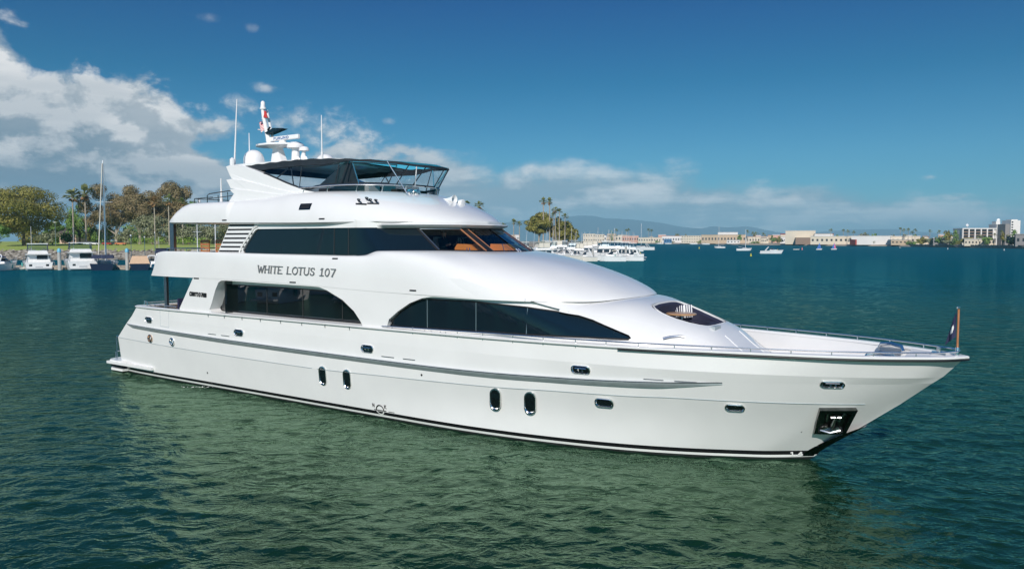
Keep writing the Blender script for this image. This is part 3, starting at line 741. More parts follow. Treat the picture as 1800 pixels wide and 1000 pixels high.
_g=MB(); loft(_g,r_lo,r_up,lambda f:1.7-.45*sstep(.3,1,f),lin(0,1,60),1); _RS=_g.v
def roof_y(x,z):
    if x<11: return roof_b(x,z)
    c=sorted(((p[0]-x)**2+(p[2]-z)**2,p[1]) for p in _RS)[:4]; w=[1/(d+1e-6) for d,_ in c]; return sum(a*b[1] for a,b in zip(w,c))/sum(w)
m=MB(); m.grid(lambda x,t:(x,bC(x)*t,zC(x)),lin(4.85,6.5,20),lin(-1,1,7)); m.grid(lambda x,t:(x,(bC(x)-.02)*t,zC(x)-.004),lin(6.5,10.2,10),lin(-1,1,5)); m.build('boat_deck','gelcoat',yacht)
m=MB(); m.grid(lambda x,t:(x,bE(x)*.966*t,zE(x)-.059),lin(4.8,18.42,60),lin(-1,1,9)); m.build('roof_soffit','gelcoat',yacht)
m=MB(); m.grid(lambda x,t:(x,max(0,(bC(x)-.1))*t,6.75),lin(8.5,15.7,30),lin(-1,1,3)); m.build('flybridge_deck','gelcoat_deck',yacht)
m=MB()
for s in (-1,1): m.grid(lambda x,k:(x,s*max(0,bC(x)-(0,.06,.10,.11)[k]),(zC(x),zC(x)+.02,zC(x)-.02,6.75)[k]),lin(9.5,15.73,70),list(range(4)))
m.build('coaming','gelcoat',yacht)
# wings of the radar arch: three swept fins, each slightly proud of the one above
F1=[(8.06,8.57),(8.3,8.61),(8.55,8.60),(8.9,8.57),(9.23,8.51),(9.7,8.38),(10.19,8.22),(11.0,7.96),(11.95,7.66),(12.5,7.50),(13.1,7.40),(12.2,7.33),(10.6,7.6),(9.4,7.92),(8.48,8.07),(8.35,8.2),(8.27,8.3)]
F2=[(8.20,8.05),(8.48,8.07),(9.2,7.99),(10.2,7.80),(11.2,7.58),(12.4,7.37),(12.2,7.25),(10.5,7.3),(9.6,7.55),(8.52,7.70),(8.42,7.82)]
F3=[(8.52,7.67),(9.0,7.66),(9.8,7.58),(10.8,7.45),(11.8,7.34),(11.8,7.0),(8.46,7.0),(8.52,7.2),(8.80,7.49),(8.7,7.54)]
wings=[]
for s in (-1,1):
    for F,yo,zt in ((F1,2.66,.30),(F2,2.71,.30),(F3,2.76,.30)):
        m=MB()
        def yw(x,z,yo=yo): return yo+ .10*max(0,(8.6-z))-.04*max(0,x-9)
        m.prism(dens(F,.4),lambda x,z:(x,s*yw(x,z),z),lambda x,z:(x,s*(yw(x,z)-.28),z))
        wings.append(m.build('arch_wing','gelcoat',yacht,smooth=False))
        bv=wings[-1].modifiers.new('b','BEVEL'); bv.width=.02; bv.segments=2; bv.limit_method='ANGLE'
# hard top between the wings
m=MB()
ht=[(7.0,-1.2),(7.0,1.2),(7.6,2.0),(8.4,2.45),(9.6,2.45),(10.2,2.1),(12.2,1.7),(12.8,0),(12.2,-1.7),(10.2,-2.1),(9.6,-2.45),(8.4,-2.45),(7.6,-2.0)]
m.prism(smoothpoly(ht,2),lambda x,y:(x,y,8.56),lambda x,y:(x,y,8.63+.16*(1-(y/2.6)**2))); hto=m.build('hard_top','gelcoat',yacht,angle=40)
# ---- canopy
zK=pchip([(9.0,8.55),(9.6,8.58),(12,8.62),(14.3,8.54),(15.5,8.45),(16.33,8.34)])
bK=mk(2.5,2.2,12,16.33)
XK=sorted(set([round(x,3) for x in lin(9.0,15.8,42)+[16.33-(.53)*(1-k/14)**2 for k in range(15)]]))
def canp(x,t,s,dz=0): # t 0 edge .. 1 centre
    b=bK(x); return (x,s*b*(1-t),zK(x)+dz+.05*math.sin(t*PI/2)-(.03*math.sin(x*4.2)**2)*(1-t))
m=MB()
def vd(x): # valance depth
    return .25 if x<13.2 else .25-.17*min(1,(x-13.2)/1.0)
for s in (-1,1):
    m.grid(lambda x,t:canp(x,t,s),[x for x in XK if x<12.9],[0,.04,.1,.2,.5,1]); m.grid(lambda x,t:canp(x,t,s,-.05),[x for x in XK if x<12.9],[.03,.2,.5,1],2); m.grid(lambda x,t:canp(x,t,s),[x for x in XK if x>12.75],[0,.04]); m.grid(lambda x,t:canp(x,t,s),[x for x in XK if x>12.75],[0.04,.2,.5,1],1); 
    m.grid(lambda x,k:(x,s*(bK(x)-.01*k),zK(x)-vd(x)*k-(.03*math.sin(x*4.2)**2)*(1-k)),XK,[0,.5,1])
m.grid(lambda y,k:(9.0,y,zK(9)-.22*k+.05*math.sin((1-abs(y)/2.45)*PI/2)*(1-k)),lin(-2.45,2.45,9),[0,1])
cano=m.build('canopy',['canvas_black','canvas_teal','gelcoat'],yacht,angle=60)
# enclosure: clear vinyl with dark piping, from the canopy edge to the rail
zR=pchip([(10.4,8.20),(11.9,7.70),(12.6,7.52),(13.2,7.64),(14.5,7.67),(15.79,7.66)])
bR=mk(2.62,2.2,11.5,15.79)
XV=lin(10.2,15.9,34)
def vin(x,v,s,off=0):
    # x is canopy station; lower end shifts aft at the front
    xl=x if x<12.6 else 12.6+(x-12.6)*(15.79-12.6)/(16.33-12.6)
    a=Vector((xl,s*bR(xl),zR(xl)+ (0 if x>12.8 else .0))); b=Vector((x,s*(bK(x)-.02),zK(x)-vd(x)*.9)); 
    if b.z<a.z: b.z=a.z+.005
    p=a+(b-a)*v; return (p.x,p.y+s*off,p.z)
for s in (-1,1):
    m=MB(); m.grid(lambda x,v:vin(x,v,s),lin(10.3,14.2,26),lin(0,1,4)); m.build('clear_curtain','vinyl',yacht)
    m=MB(); m.grid(lambda x,v:vin(x,v,s),[14.2+(16.33-14.2)*math.sin(PI/2*k/26) for k in range(27)],lin(0,1,4)); m.build('clear_curtain','vinyl',yacht)
    m=MB()
    m.tube([vin(x,0,s,.012) for x in [10.3+(16.33-10.3)*math.sin(PI/2*k/70) for k in range(71)]],.034,5); m.tube([vin(x,1,s,.012) for x in [10.3+(16.33-10.3)*math.sin(PI/2*k/70) for k in range(71)]],.03,5)
    # rounded window outlines and zips
    for (xa,xc) in (((12.2,13.9),(14.35,15.75)) if s<0 else ()):
        pl=[(xa+(xc-xa)*(.5+a/2),.06+.87*(.5+b/2)) for a,b in [(max(-1,min(1,1.25*math.copysign(abs(math.cos(q))**.45,math.cos(q)))),max(-1,min(1,1.25*math.copysign(abs(math.sin(q))**.45,math.sin(q))))) for q in lin(0,2*PI,49)[:-1]]]
        m.tube([vin(x,v,s,.012) for x,v in pl],.018,4,closed=True)
    for x0,x1 in ((14.1,14.25),(15.95,16.0),(16.25,16.27)): m.tube([vin(x0,0,s,.01),vin(x1,1,s,.01)],.022,4)
    for x0,v0,x1,v1 in ((11.0,.0,11.55,1),(11.9,0,11.55,1),): m.tube([vin(x0,v0,s,.0),vin(x1,v1,s,-.05)],.022,4)
    m.build('curtain_piping','canvas_black',yacht)
    # rail and smoked wind deflector
    m=MB(); m.tube([(x,s*(bR(x)+.05),zR(x)-.02 if x>13 else 7.60) for x in [12.2+(15.79-12.2)*math.sin(PI/2*k/50) for k in range(51)]],.022,6)
    for x in (12.5,13.5,14.5,15.2,15.65): m.tube([(x-.08,s*(bC(x-.05)),zC(x)),(x,s*(bR(x)+.05),zR(x) if x>13 else 7.58)],.02,6)
    m.build('flybridge_rail','steel',yacht)
    XD=[12.4+(15.77-12.4)*math.sin(PI/2*k/40) for k in range(41)]
    m=MB(); m.grid(lambda x,v:(x,s*(bC(min(x,15.73))*(1-v)*.985+bR(x)*v),(zC(min(x,15.7))-.02)*(1-v)+(zR(x) if x>12.9 else 7.56)*v),XD,[0,1]); m.build('wind_deflector','smoked',yacht)
    # stainless struts
    for a,b in (((14.35,s*2.15,8.46),(14.55,s*2.0,7.62)),((15.5,s*1.62,8.42),(16.15,s*1.30,7.28)),((16.15,s*.85,8.32),(15.8,s*.55,7.64))):
        if s>0 and a[0]==15.5: continue
        m=MB(); m.tube([a,b],.02,8); m.build('canopy_strut','steel',yacht)
# black inner side curtain under the canopy, rolled to a wedge
m=MB(); m.hexa([(12.9,-2.4,7.62),(14.5,-1.98,7.62),(14.5,-1.9,7.62),(12.9,-2.3,7.62),(14.0,-2.15,8.42),(14.2,-2.1,8.40),(14.2,-2.0,8.40),(14.0,-2.05,8.42)]); m.build('side_curtain','canvas_black',yacht)
m=MB(); m.box(12.4,13.0,-1.9,1.9,6.8,7.6); m.box(14.9,15.2,-.8,.8,6.8,7.55); m.build('flybridge_seat','interior_dark',yacht)
m=MB(); m.box(14.1,14.3,-1.3,-.75,6.8,7.8);m.box(14.1,14.3,-.45,.1,6.8,7.8); m.build('helm_chair','fabric_white',yacht)
# ---- mast, domes, aerials
m=MB(); m.lathe([(0.40,-.05),(.405,.30),(.39,.38),(.33,.52),(.22,.62),(.1,.665),(0,.675)],(7.58,-1.0,8.72),28); m.build('satellite_dome','white_plastic',yacht)
m=MB(); m.lathe([(0.40,-.05),(.405,.30),(.39,.38),(.33,.52),(.22,.62),(.1,.665),(0,.675)],(9.0,1.5,8.70),28); m.build('satellite_dome','white_plastic',yacht)
m=MB(); 
m.prism([(7.50,8.70),(8.36,8.70),(8.12,9.2),(7.95,9.55),(8.3,9.66),(7.2,9.66),(7.7,9.5),(7.62,9.2)],lambda x,z:(x,-.16,z),lambda x,z:(x,.16,z))
m.prism(smoothpoly([(6.72,-.25),(6.72,.25),(7.2,.6),(8.2,.6),(8.68,.25),(8.68,-.25),(8.2,-.6),(7.2,-.6)],1),lambda x,y:(x,y,9.64),lambda x,y:(x,y,9.71)); 
ma=m.build('mast_pedestal','white_plastic',yacht,angle=40)
m=MB(); m.tube([(7.45,-.12,9.7),(7.1,-.12,10.9),(7.02,-.12,11.35)],[.10,.075,.07],10); m.tube([(7.45,.12,9.7),(7.1,.12,10.9),(7.02,.12,11.2)],[.06,.05,.045],8); m.lathe([(.0,0),(.13,0),(.13,.06),(.09,.1),(.09,.28),(.05,.34),(0,.35)],(7.05,-.1,11.2),14)
m.tube([(6.85,0,10.85),(7.3,0,10.85)],.03,6); m.tube([(6.95,-.3,10.35),(7.15,.5,10.35)],.025,6); m.build('signal_mast','white_plastic',yacht)
m=MB(); m.tube([(7.2,-.12,10.2),(7.5,-.12,10.42)],.04,6)
m.prism([(7.28,10.2),(7.8,10.36),(8.35,10.31),(7.9,10.22),(7.4,10.13)],lambda x,z:(x,-.22,z),lambda x,z:(x,.12,z)); m.build('spreader_light','steel_dark',yacht)
rad=bpy.data.objects.new('radar_scanner',None)
m=MB(); m.box(-1.0,1.0,-.07,.07,-.09,.09); ra=m.build('radar_scanner','white_plastic',yacht,smooth=False,loc=(8.2,-.05,9.93)); bv=ra.modifiers.new('b','BEVEL'); bv.width=.03; bv.segments=2
m=MB(); m.lathe([(.16,-.22),(.16,-.12),(.07,-.08)],(0,0,0),14); m.build('gearbox','white_plastic',ra)
m=MB(); m.lathe([(0.0,0),(.34,0),(.36,.06),(.33,.16),(.2,.24),(0,.26)],(8.75,.15,9.50),24); m.lathe([(.2,-.85),(.15,0)],(8.75,.15,9.5),12); m.build('satellite_puck','white_plastic',yacht)
m=MB(); m.lathe([(0,0),(.2,0),(.21,.05),(.16,.14),(0,.19)],(9.55,-.1,9.32),18); m.tube([(9.55,-.1,8.65),(9.5,-.1,9.1),(9.55,-.1,9.33)],[.18,.10,.06],10)
for a,h in ((.22,9.0),(-.22,9.0)): m.lathe([(0,0),(.14,.02),(.17,.06),(.0,.1)],(9.4+a,-.2,h-.05),14,ax='y')
m.build('searchlight','white_plastic',yacht,angle=50)
m=MB(); m.lathe([(0.0,.12),(.2,.1),(.33,.04),(.36,0)],(10.7,-.4,8.74),20); m.build('gps_puck','white_plastic',yacht)
def aerial(x,y,z0,z1,lean=.0,r=.022):
    m=MB(); m.tube([(x,y,z0),(x,y,z0+.25),(x+lean*.1,y,z0+.27),(x+lean,y,z1)],[r*1.6,r*1.6,r,r*.6],8); m.build('whip_aerial','white_plastic',yacht)
aerial(7.75,-2.05,8.62,11.22,.25,.034); aerial(7.3,-1.0,9.0,10.1,.0,.024); aerial(12.15,-1.5,8.7,10.30,.0,.028); aerial(6.8,-2.0,7.2,8.22,.0,.036); aerial(7.9,-2.25,8.65,8.95,0,.06)
m=MB(); m.tube([(6.35,2.0,7.2),(6.35,2.0,8.0)],.03,6); m.build('whip_aerial','steel_dark',yacht)
# boat-deck rails
m=MB()
m.tube([(5.7,-2.5,7.12),(5.75,-2.5,7.42),(7.0,-2.7,7.42),(7.25,-2.7,7.42)],.018,6)
m.tube([(6.9,-2.7,7.2),(6.9,-2.7,7.50),(7.05,-2.7,7.56),(8.8,-2.7,7.66)],.02,6); m.tube([(6.9,-2.7,7.36),(8.7,-2.7,7.45)],.016,6)
for x in (6.3,7.6,8.2): m.tube([(x,-2.7,7.2),(x,-2.7,7.42+.07*(x>7)+.1*(x>8))],.016,6)
m.mirror(); m.tube([(5.75,-2.5,7.42),(5.6,0,7.42),(5.75,2.5,7.42)],.018,6); m.build('boat_deck_rail','steel_dark',yacht)
m=MB(); m.lathe([(.06,0),(.06,.25),(.08,.27),(0,.3)],(5.75,-2.3,7.1),10); m.build('stern_light','white_plastic',yacht)
# horns on the visor
m=MB(); 
for y in (.05,): m.lathe([(.04,-.35),(.05,-.1),(.08,.05),(.15,.22),(.155,.24),(.10,.2),(.0,.1)],(16.85,y,7.16),16,0,'x'); m.box(16.5,16.75,y-.05,y+.05,6.98,7.14)
m.build('air_horn','white_plastic',yacht,angle=50)
m=MB(); m.lathe([(.0,-.13),(.11,-.12),(.13,0),(.13,.10),(.10,.11),(0,.10)],(17.1,.40,7.04),18,0,'x'); m.lathe([(.05,-.2),(.05,0)],(17.1,.45,7.0),8); m.build('floodlight','white_plastic',yacht,angle=50)
m=MB(); m.lathe([(.0,-.1),(.1,-.08),(.11,.06),(.0,.08)],(15.95,-.95,7.40),14,0,'x'); m.lathe([(.0,-.1),(.1,-.08),(.11,.06),(.0,.08)],(16.02,-.70,7.40),14,0,'x'); m.build('deck_lamp','steel',yacht)
# boarding lights / emblem on the flybridge side (stainless ornament)
m=MB()
for (x,z) in ((15.32,7.02),(15.5,7.08),(15.68,7.02),(15.86,7.0)):
    y=-roof_y(x,z)-.03
    m.tube([(x-.09,y-.02,z+.05),(x,y-.05,z),(x+.09,y-.02,z-.06)],.025,6); m.tube([(x-.05,y-.02,z-.07),(x+.04,y-.05,z+.07)],.02,6); m.lathe([(0,.0),(.045,.0),(.045,.03),(0,.035)],(x-.06,y-.03,z+.06),8)
m.tube([(15.25,-roof_y(15.25,6.94)-.03,6.94),(15.62,-roof_y(15.62,6.92)-.04,6.92)],.03,6); m.tube([(15.62,-roof_y(15.62,6.95)-.04,6.95),(15.98,-roof_y(15.98,6.93)-.03,6.93)],.03,6)
m.build('side_ornament','steel_dark',yacht)
# small dark fittings: navigation window, drains, courtesy lights
def patch(fn,x0,x1,z0,z1,off,nm,mt,par=None,s=-1,n=3):
    m=MB()
    def q(x,z,o): return (x,s*(fn(x,z)+o),z)
    m.grid(lambda x,z:q(x,z,off),lin(x0,x1,n),lin(z0,z1,n)); m.grid(lambda i,k:q(*[(x0,z0),(x1,z0),(x1,z1),(x0,z1)][i],off if k else -.02),[0,1,2,3],[0,1],closeu=True)
    return m.build(nm,mt,par or yacht,smooth=False)
for s in (-1,1):
    patch(roof_y,12.86,13.42,6.78,7.0,.012,'side_light_box','steel_dark',None,s)
    patch(roof_y,12.92,13.36,6.82,6.97,.02,'side_light_lens','black_gasket',None,s)
    for x0,x1,z,fn in ((8.69,8.95,6.49,roof_y),(13.95,14.2,6.455,roof_y),(7.02,7.33,4.285,lambda x,z:3.44),(12.6,12.92,4.30,lambda x,z:3.44),(14.67,14.92,5.14,brow_b),(18.1,18.36,4.22,brow_b)):
        patch(fn,x0,x1,z-.022,z+.022,.012,'drain_slot','black_gasket',None,s)
    for x0,x1,z in ((7.84,8.33,2.185),(8.65,9.15,2.18),(16.9,17.43,2.10),(17.8,18.28,2.10),(25.5,26.0,2.17),(26.27,26.8,2.17)):
        patch(hull_b,x0,x1,z-.012,z+.012,.012,'vent_slot','steel_dull',hullo,s)
    # gate in the aft bulwark
    m=MB(); 
    for a,b in (((4.6,2.95),(4.58,2.27)),((4.58,2.27),(5.2,2.25)),((5.2,2.25),(5.24,2.92))): m.tube([(a[0],s*(hull_b(*a)+.001),a[1]),(b[0],s*(hull_b(*b)+.001),b[1])],.009,4)
    m.build('bulwark_gate','rub_grey',hullo)
_c=0
def capsule(w,h,n=10):
    r=min(w,h)/2;P=[]
    for k in range(4*n):
        q=2*PI*(k+.5)/(4*n); cx=(w/2-r)*(1 if math.cos(q)>0 else -1); cz=(h/2-r)*(1 if math.sin(q)>0 else -1)
        P.append((cx+r*math.cos(q),cz+r*math.sin(q)))
    return P
def port(x,z,w,h,nm,kind,s=-1,lean=0):
    cp=capsule(w,h)
    def q(k,off): return lambda a,b:hp(x+a*k+lean*b*k,z+b*k,off,s)
    m=MB(); m.prism(cp,q(.80,.004),q(.80,.012)); g=m.build(nm,'dark_glass',yacht,angle=30)
    m=MB(); m.grid(lambda i,k:[hp(x+cp[i][0]*r+lean*cp[i][1]*r,z+cp[i][1]*r,o,s) for r,o in ((1.0,.0),(.98,.035),(.88,.045),(.80,.02),(.78,.006))][k],list(range(len(cp))),list(range(5)),closeu=True); m.build('frame','steel',g)
    if kind=='fair':
        m=MB(); m.tube([hp(x-w*.28,z+.03,.03,s),hp(x+w*.28,z+.03,.03,s)],.022,6); m.tube([hp(x-w*.1,z-.06,.02,s),hp(x-w*.1,z+.03,.03,s)],.02,6); m.tube([hp(x+w*.1,z-.06,.02,s),hp(x+w*.1,z+.03,.03,s)],.02,6); m.build('cleat','steel',g)
    return g
for s in (-1,1):
    for x,z in ((14.09,1.19),(15.25,1.19),(21.10,1.19),(22.21,1.2)): port(x,z,.36,.68,'porthole','p',s,.13)
    port(24.37,1.42,.52,.24,'porthole','p',s); port(27.6,1.53,.46,.19,'porthole','p',s)
    port(29.79,2.277,.52,.17,'hawse_hole','fair',s); port(23.83,2.30,.56,.23,'hawse_hole','fair',s)
    for x,z in ((3.71,2.47),(9.73,2.355),(16.29,2.29)): port(x,z,.56,.25,'hawse_hole','fair',s)
    for x,z,mt in ((3.72,1.70,'bronze'),(5.36,1.69,'steel')):
        m=MB(); c=hp(x,z,0,s); m.lathe([(.16,0),(.165,.05),(.13,.07),(.11,.02),(0,-.02)] if s>0 else [(.16,0),(.165,-.05),(.13,-.07),(.11,-.02),(0,.02)],c,20,0,'y'); m.build('exhaust_outlet',mt,hullo,angle=40)
    for x,z in ((7.42,.61),(18.5,1.66),(28.95,.875)):
        m=MB(); m.lathe([(.035,0),(.035,.01*s),(.0,.012*s)],hp(x,z,.0,s),10,0,'y'); m.build('drain','black_gasket',hullo)
# anchor pocket
def ap(x,z,off,s): return hp(x,z,off,s)
PK=[(29.44,1.60),(30.22,1.60),(29.94,.93),(29.20,.87)]
def pk(i,j,off,s):
    a=Vector(PK[0])*(1-i)+Vector(PK[1])*i; b=Vector(PK[3])*(1-i)+Vector(PK[2])*i; p=b*(1-j)+a*j
    return ap(p.x,p.y,off,s)
for s in (-1,1):
    m=MB(); po=.10
    L=lambda t,k:None
    m.grid(lambda i,j:pk(i,j,po if (i in (0,1) or True) else 0,s),[0,.12],lin(0,1,6)); m.grid(lambda i,j:pk(i,j,po,s),[.88,1],lin(0,1,6)); m.grid(lambda i,j:pk(i,j,po,s),lin(.12,.88,6),[0,.08]); m.grid(lambda i,j:pk(i,j,po,s),lin(.12,.88,6),[.90,1])
    bd=[(i,0) for i in lin(0,1,6)]+[(1,j) for j in lin(0,1,6)][1:]+[(i,1) for i in lin(1,0,6)][1:]+[(0,j) for j in lin(1,0,6)][1:-1]
    m.grid(lambda k,o:pk(*bd[k],(-.03,po)[o],s),list(range(len(bd))),[0,1],closeu=True)
    bi=[(.12+.76*i,.08+.82*j) for i,j in bd]
    m.grid(lambda k,o:pk(*bi[k],(-.02,po)[o],s),list(range(len(bi))),[0,1],closeu=True)
    m.grid(lambda i,j:pk(i,j,.004,s),lin(.1,.9,6),lin(.06,.92,6))
    a=m.build('anchor_pocket','steel_dark',yacht,angle=30)
    m=MB(); m.tube([pk(.5,.15,.08,s),pk(.5,.8,.10,s)],[.05,.035],8); m.tube([pk(.36,.72,.10,s),pk(.64,.72,.10,s)],.035,8)
    m.add([pk(.18,.10,.05,s),pk(.48,.05,.10,s),pk(.5,.28,.15,s),pk(.34,.34,.10,s)],[(0,1,2,3)]); m.add([pk(.82,.10,.05,s),pk(.52,.05,.10,s),pk(.5,.28,.15,s),pk(.66,.34,.10,s)],[(0,1,2,3)])
    m.tube([pk(.2,.12,.06,s),pk(.5,.1,.13,s),pk(.8,.12,.06,s)],.03,6)
    m.build('anchor','steel',a,angle=30)
    
    for u0,u1 in ((.25,.3),(.72,.66)): m=MB(); m.tube([pk(u0,.86,.06,s),pk(u1,.5,.04,s)],.03,6); m.build('bracket','steel',a)
# ---- lettering
GL={'W':[[(0,1),(.28,0),(.5,.8),(.72,0),(1,1)],1.0],'H':[[(.1,0),(.1,1)],[(.7,0),(.7,1)],[(.1,.5),(.7,.5)],.8],'I':[[(.15,0),(.15,1)],.3],'T':[[(.35,0),(.35,1)],[(0,.97),(.7,.97)],.7],
 'E':[[(.1,0),(.1,1)],[(.1,.97),(.62,.97)],[(.1,.5),(.5,.5)],[(.1,.03),(.65,.03)],.7],'L':[[(.1,0),(.1,1)],[(.1,.03),(.62,.03)],.65],
 'O':[[(.5+.38*math.cos(q),.5+.48*math.sin(q)) for q in lin(0,2*PI,25)],.9],'U':[[(.1,1),(.1,.3)]+[(.42-.32*math.cos(q),.32-.30*math.sin(q)) for q in lin(0,PI,10)]+[(.74,1)],.85],
 'S':[[(.58,.82),(.5,.95),(.32,.98),(.14,.9),(.1,.75),(.2,.6),(.45,.46),(.58,.3),(.55,.12),(.36,.02),(.16,.06),(.06,.2)],.68],
 '1':[[(.3,0),(.3,1)],[(.08,.8),(.3,.98)],[(.1,.03),(.5,.03)],.6],'0':[[(.36+.28*math.cos(q),.5+.48*math.sin(q)) for q in lin(0,2*PI,25)],.75],'7':[[(.02,.96),(.6,.96),(.25,0)],.66],
 'N':[[(.1,0),(.1,1)],[(.1,1),(.65,0)],[(.65,0),(.65,1)],.78],'K':[[(.1,0),(.1,1)],[(.6,1),(.1,.45)],[(.25,.6),(.62,0)],.7],'C':[[(.6,.8),(.5,.94),(.35,.98),(.16,.85),(.1,.5),(.16,.15),(.35,.02),(.5,.06),(.6,.2)],.68],
 'D':[[(.1,0),(.1,1)],[(.1,.98),(.35,.96),(.55,.78),(.6,.5),(.55,.22),(.35,.04),(.1,.02)],.7],'B':[[(.1,0),(.1,1)],[(.1,.98),(.4,.96),(.5,.76),(.4,.55),(.1,.53)],[(.4,.55),(.56,.3),(.42,.04),(.1,.02)],.68],
 'Y':[[(.0,1),(.3,.5),(.6,1)],[(.3,.5),(.3,0)],.62],'4':[[(.45,0),(.45,1),(.02,.3),(.62,.3)],.7],'.':[[(.08,0),(.08,.14)],.25],'F':[[(.1,0),(.1,1)],[(.1,.97),(.6,.97)],[(.1,.5),(.48,.5)],.62],'R':[[(.1,0),(.1,1)],[(.1,.98),(.42,.94),(.5,.74),(.4,.54),(.1,.52)],[(.3,.52),(.6,0)],.66]}
def lettering(txt,place,h,w,wid,slant=0.0,serif=True,gap=.12,thick=1.0,sp=.5):
    """place(u,v,layer)->3D with u along, v up in metres; w = total width"""
    tot=sum((GL[c][-1]+gap) if c!=' ' else sp for c in txt); k=w/(tot*1.0)
    m=MB(); u=0
    for c in txt:
        if c==' ': u+=sp*k; continue
        for st in GL[c][:-1]:
            P=[Vector((u+p[0]*k+slant*p[1]*h,p[1]*h)) for p in st]
            for i,(a,b) in enumerate(zip(P,P[1:])):
                d=(b-a); L=d.length
                if L<1e-6: continue
                d/=L; n=Vector((-d.y,d.x)); t=wid*(thick if abs(d.y)>.5 else .7)
                if c in 'OU0' : t=wid
                a2=a-d*t*.2; b2=b+d*t*.2
                Q=[a2-n*t/2,b2-n*t/2,b2+n*t/2,a2+n*t/2]
                m.add([place(q.x,q.y,0) for q in Q]+[place(q.x,q.y,1) for q in Q],[(4,5,6,7),(0,1,5,4),(1,2,6,5),(2,3,7,6),(3,0,4,7)])
            if serif and c in 'WHITELU17N':
                for e in (P[0],P[-1]):
                    if e.y<.1*h or e.y>.9*h:
                        t=wid*.45;l=wid*1.1
                        m.add([place(e.x+x,e.y+y,z) for z in (0,1) for x,y in ((-l,-t/2),(l,-t/2),(l,t/2),(-l,t/2))],[(4,5,6,7),(0,1,5,4),(1,2,6,5),(2,3,7,6),(3,0,4,7)])
        u+=(GL[c][-1]+gap)*k
    return m
for s in (-1,1):
    dirn=1 if s<0 else -1; x0=10.90 if s<0 else 14.95
    def nm(u,v,l,s=s,dirn=dirn,x0=x0):
        x=x0+dirn*u; z=4.60-.012*u*dirn+v; return (x,s*(brow_b(x,z)+(.012,.03)[l]),z)
    m=lettering('WHITE LOTUS 107',nm,.25,4.0,.038,.18,True,.10,1.25,.62); m.build('name_lettering','text_grey',yacht,smooth=False,weld=0)
    x1=6.70 if s<0 else 7.82
    def rg(u,v,l,s=s,dirn=dirn,x1=x1):
        x=x1+dirn*u; z=3.60-.02*u+v; return (x,s*(3.434+(.002,.012)[l]),z)
    m=lettering('CDBY107NB',rg,.145,1.12,.042,.12,False,.14,1.2); m.build('registration_lettering','black_gasket',yacht,smooth=False,weld=0)
# load-line mark
m=MB(); cx,cz=16.55,.305
def hx(x,z,o=.004): return hp(x,z,o)
for k in range(24):
    q0,q1=2*PI*k/24,2*PI*(k+1)/24; mi=0 if math.sin((q0+q1)/2)>-.25 else 1
    m.add([hx(cx+r*.17*math.cos(q),cz+r*.16*math.sin(q),.008) for q,r in ((q0,.82),(q1,.82),(q1,1.05),(q0,1.05))],[(0,1,2,3)],mi)
m.add([hx(x,z,.006) for x,z in ((cx-.27,cz-.035),(cx+.27,cz-.035),(cx+.27,cz-.005),(cx-.27,cz-.005))],[(0,1,2,3)],0)
m.add([hx(x,z,.006) for x,z in ((cx+.36,cz-.03),(cx+.62,cz-.03),(cx+.62,cz-.01),(cx+.36,cz-.01))],[(0,1,2,3)],0)
m.build('load_line_mark',['black_gasket','stripe_white'],yacht,smooth=False,weld=0)
for t,x in (('N',cx-.32),('K',cx+.20)):
    m=lettering(t,lambda u,v,l,x=x:hp(x+u,.37+v,(.003,.009)[l]),.12,.11,.018,0,False); m.build('class_letter','black_gasket',yacht,smooth=False,weld=0)
m=lettering('1.4',lambda u,v,l:hp(28.62+u,.10+v,(.004,.01)[l]),.11,.30,.03,0,False); m.build('draught_mark','stripe_white',yacht,smooth=False,weld=0)
m=lettering('FURUNO',lambda u,v,l:(-.48+u,-.075-.004*l,-.045+v),.09,.95,.028,0,False); m.build('maker_lettering','blue_paint',ra,smooth=False,weld=0)
# jackstaff
m=MB(); m.tube([(32.28,0,3.1),(32.28,0,4.12)],.024,10); jo=m.build('jackstaff','teak_orange',yacht); m=MB(); m.lathe([(.05,-.14),(.05,.08),(.045,.1)],(32.28,0,3.1),10); m.lathe([(.0,0),(.045,0),(.045,.04),(0,.05)],(32.28,0,4.12),10); m.build('socket','steel',jo)
# aft deck rails and furniture
m=MB(); m.tube([(2.75,-3.0,3.02),(2.75,-3.0,3.18),(3.3,-3.2,3.18),(3.3,-3.2,3.02)],.018,6); m.tube([(3.9,-3.25,3.10),(5.6,-3.3,3.10)],.018,6)
for x in (4.0,4.7,5.4): m.tube([(x,-3.27,3.0),(x,-3.27,3.10)],.014,6)
m.mirror(); m.tube([(2.8,-3.0,3.12),(2.8,3.0,3.12)],.018,6); m.build('aft_rail','steel',yacht)
m=MB(); m.tube([(4.7,-3.1,5.25),(4.7,-3.1,5.42),(4.72,3.1,5.42),(4.7,3.1,5.25)],.018,6); m.tube([(4.75,-3.15,5.42),(7.4,-3.2,5.42)],.018,6); m.tube([(4.75,3.15,5.42),(7.4,3.2,5.42)],.018,6)
for x in (5.4,6.2,7.0): m.tube([(x,-3.2,5.3),(x,-3.2,5.42)],.014,6); m.tube([(x,3.2,5.3),(x,3.2,5.42)],.014,6)
m.build('upper_aft_rail','steel',yacht)
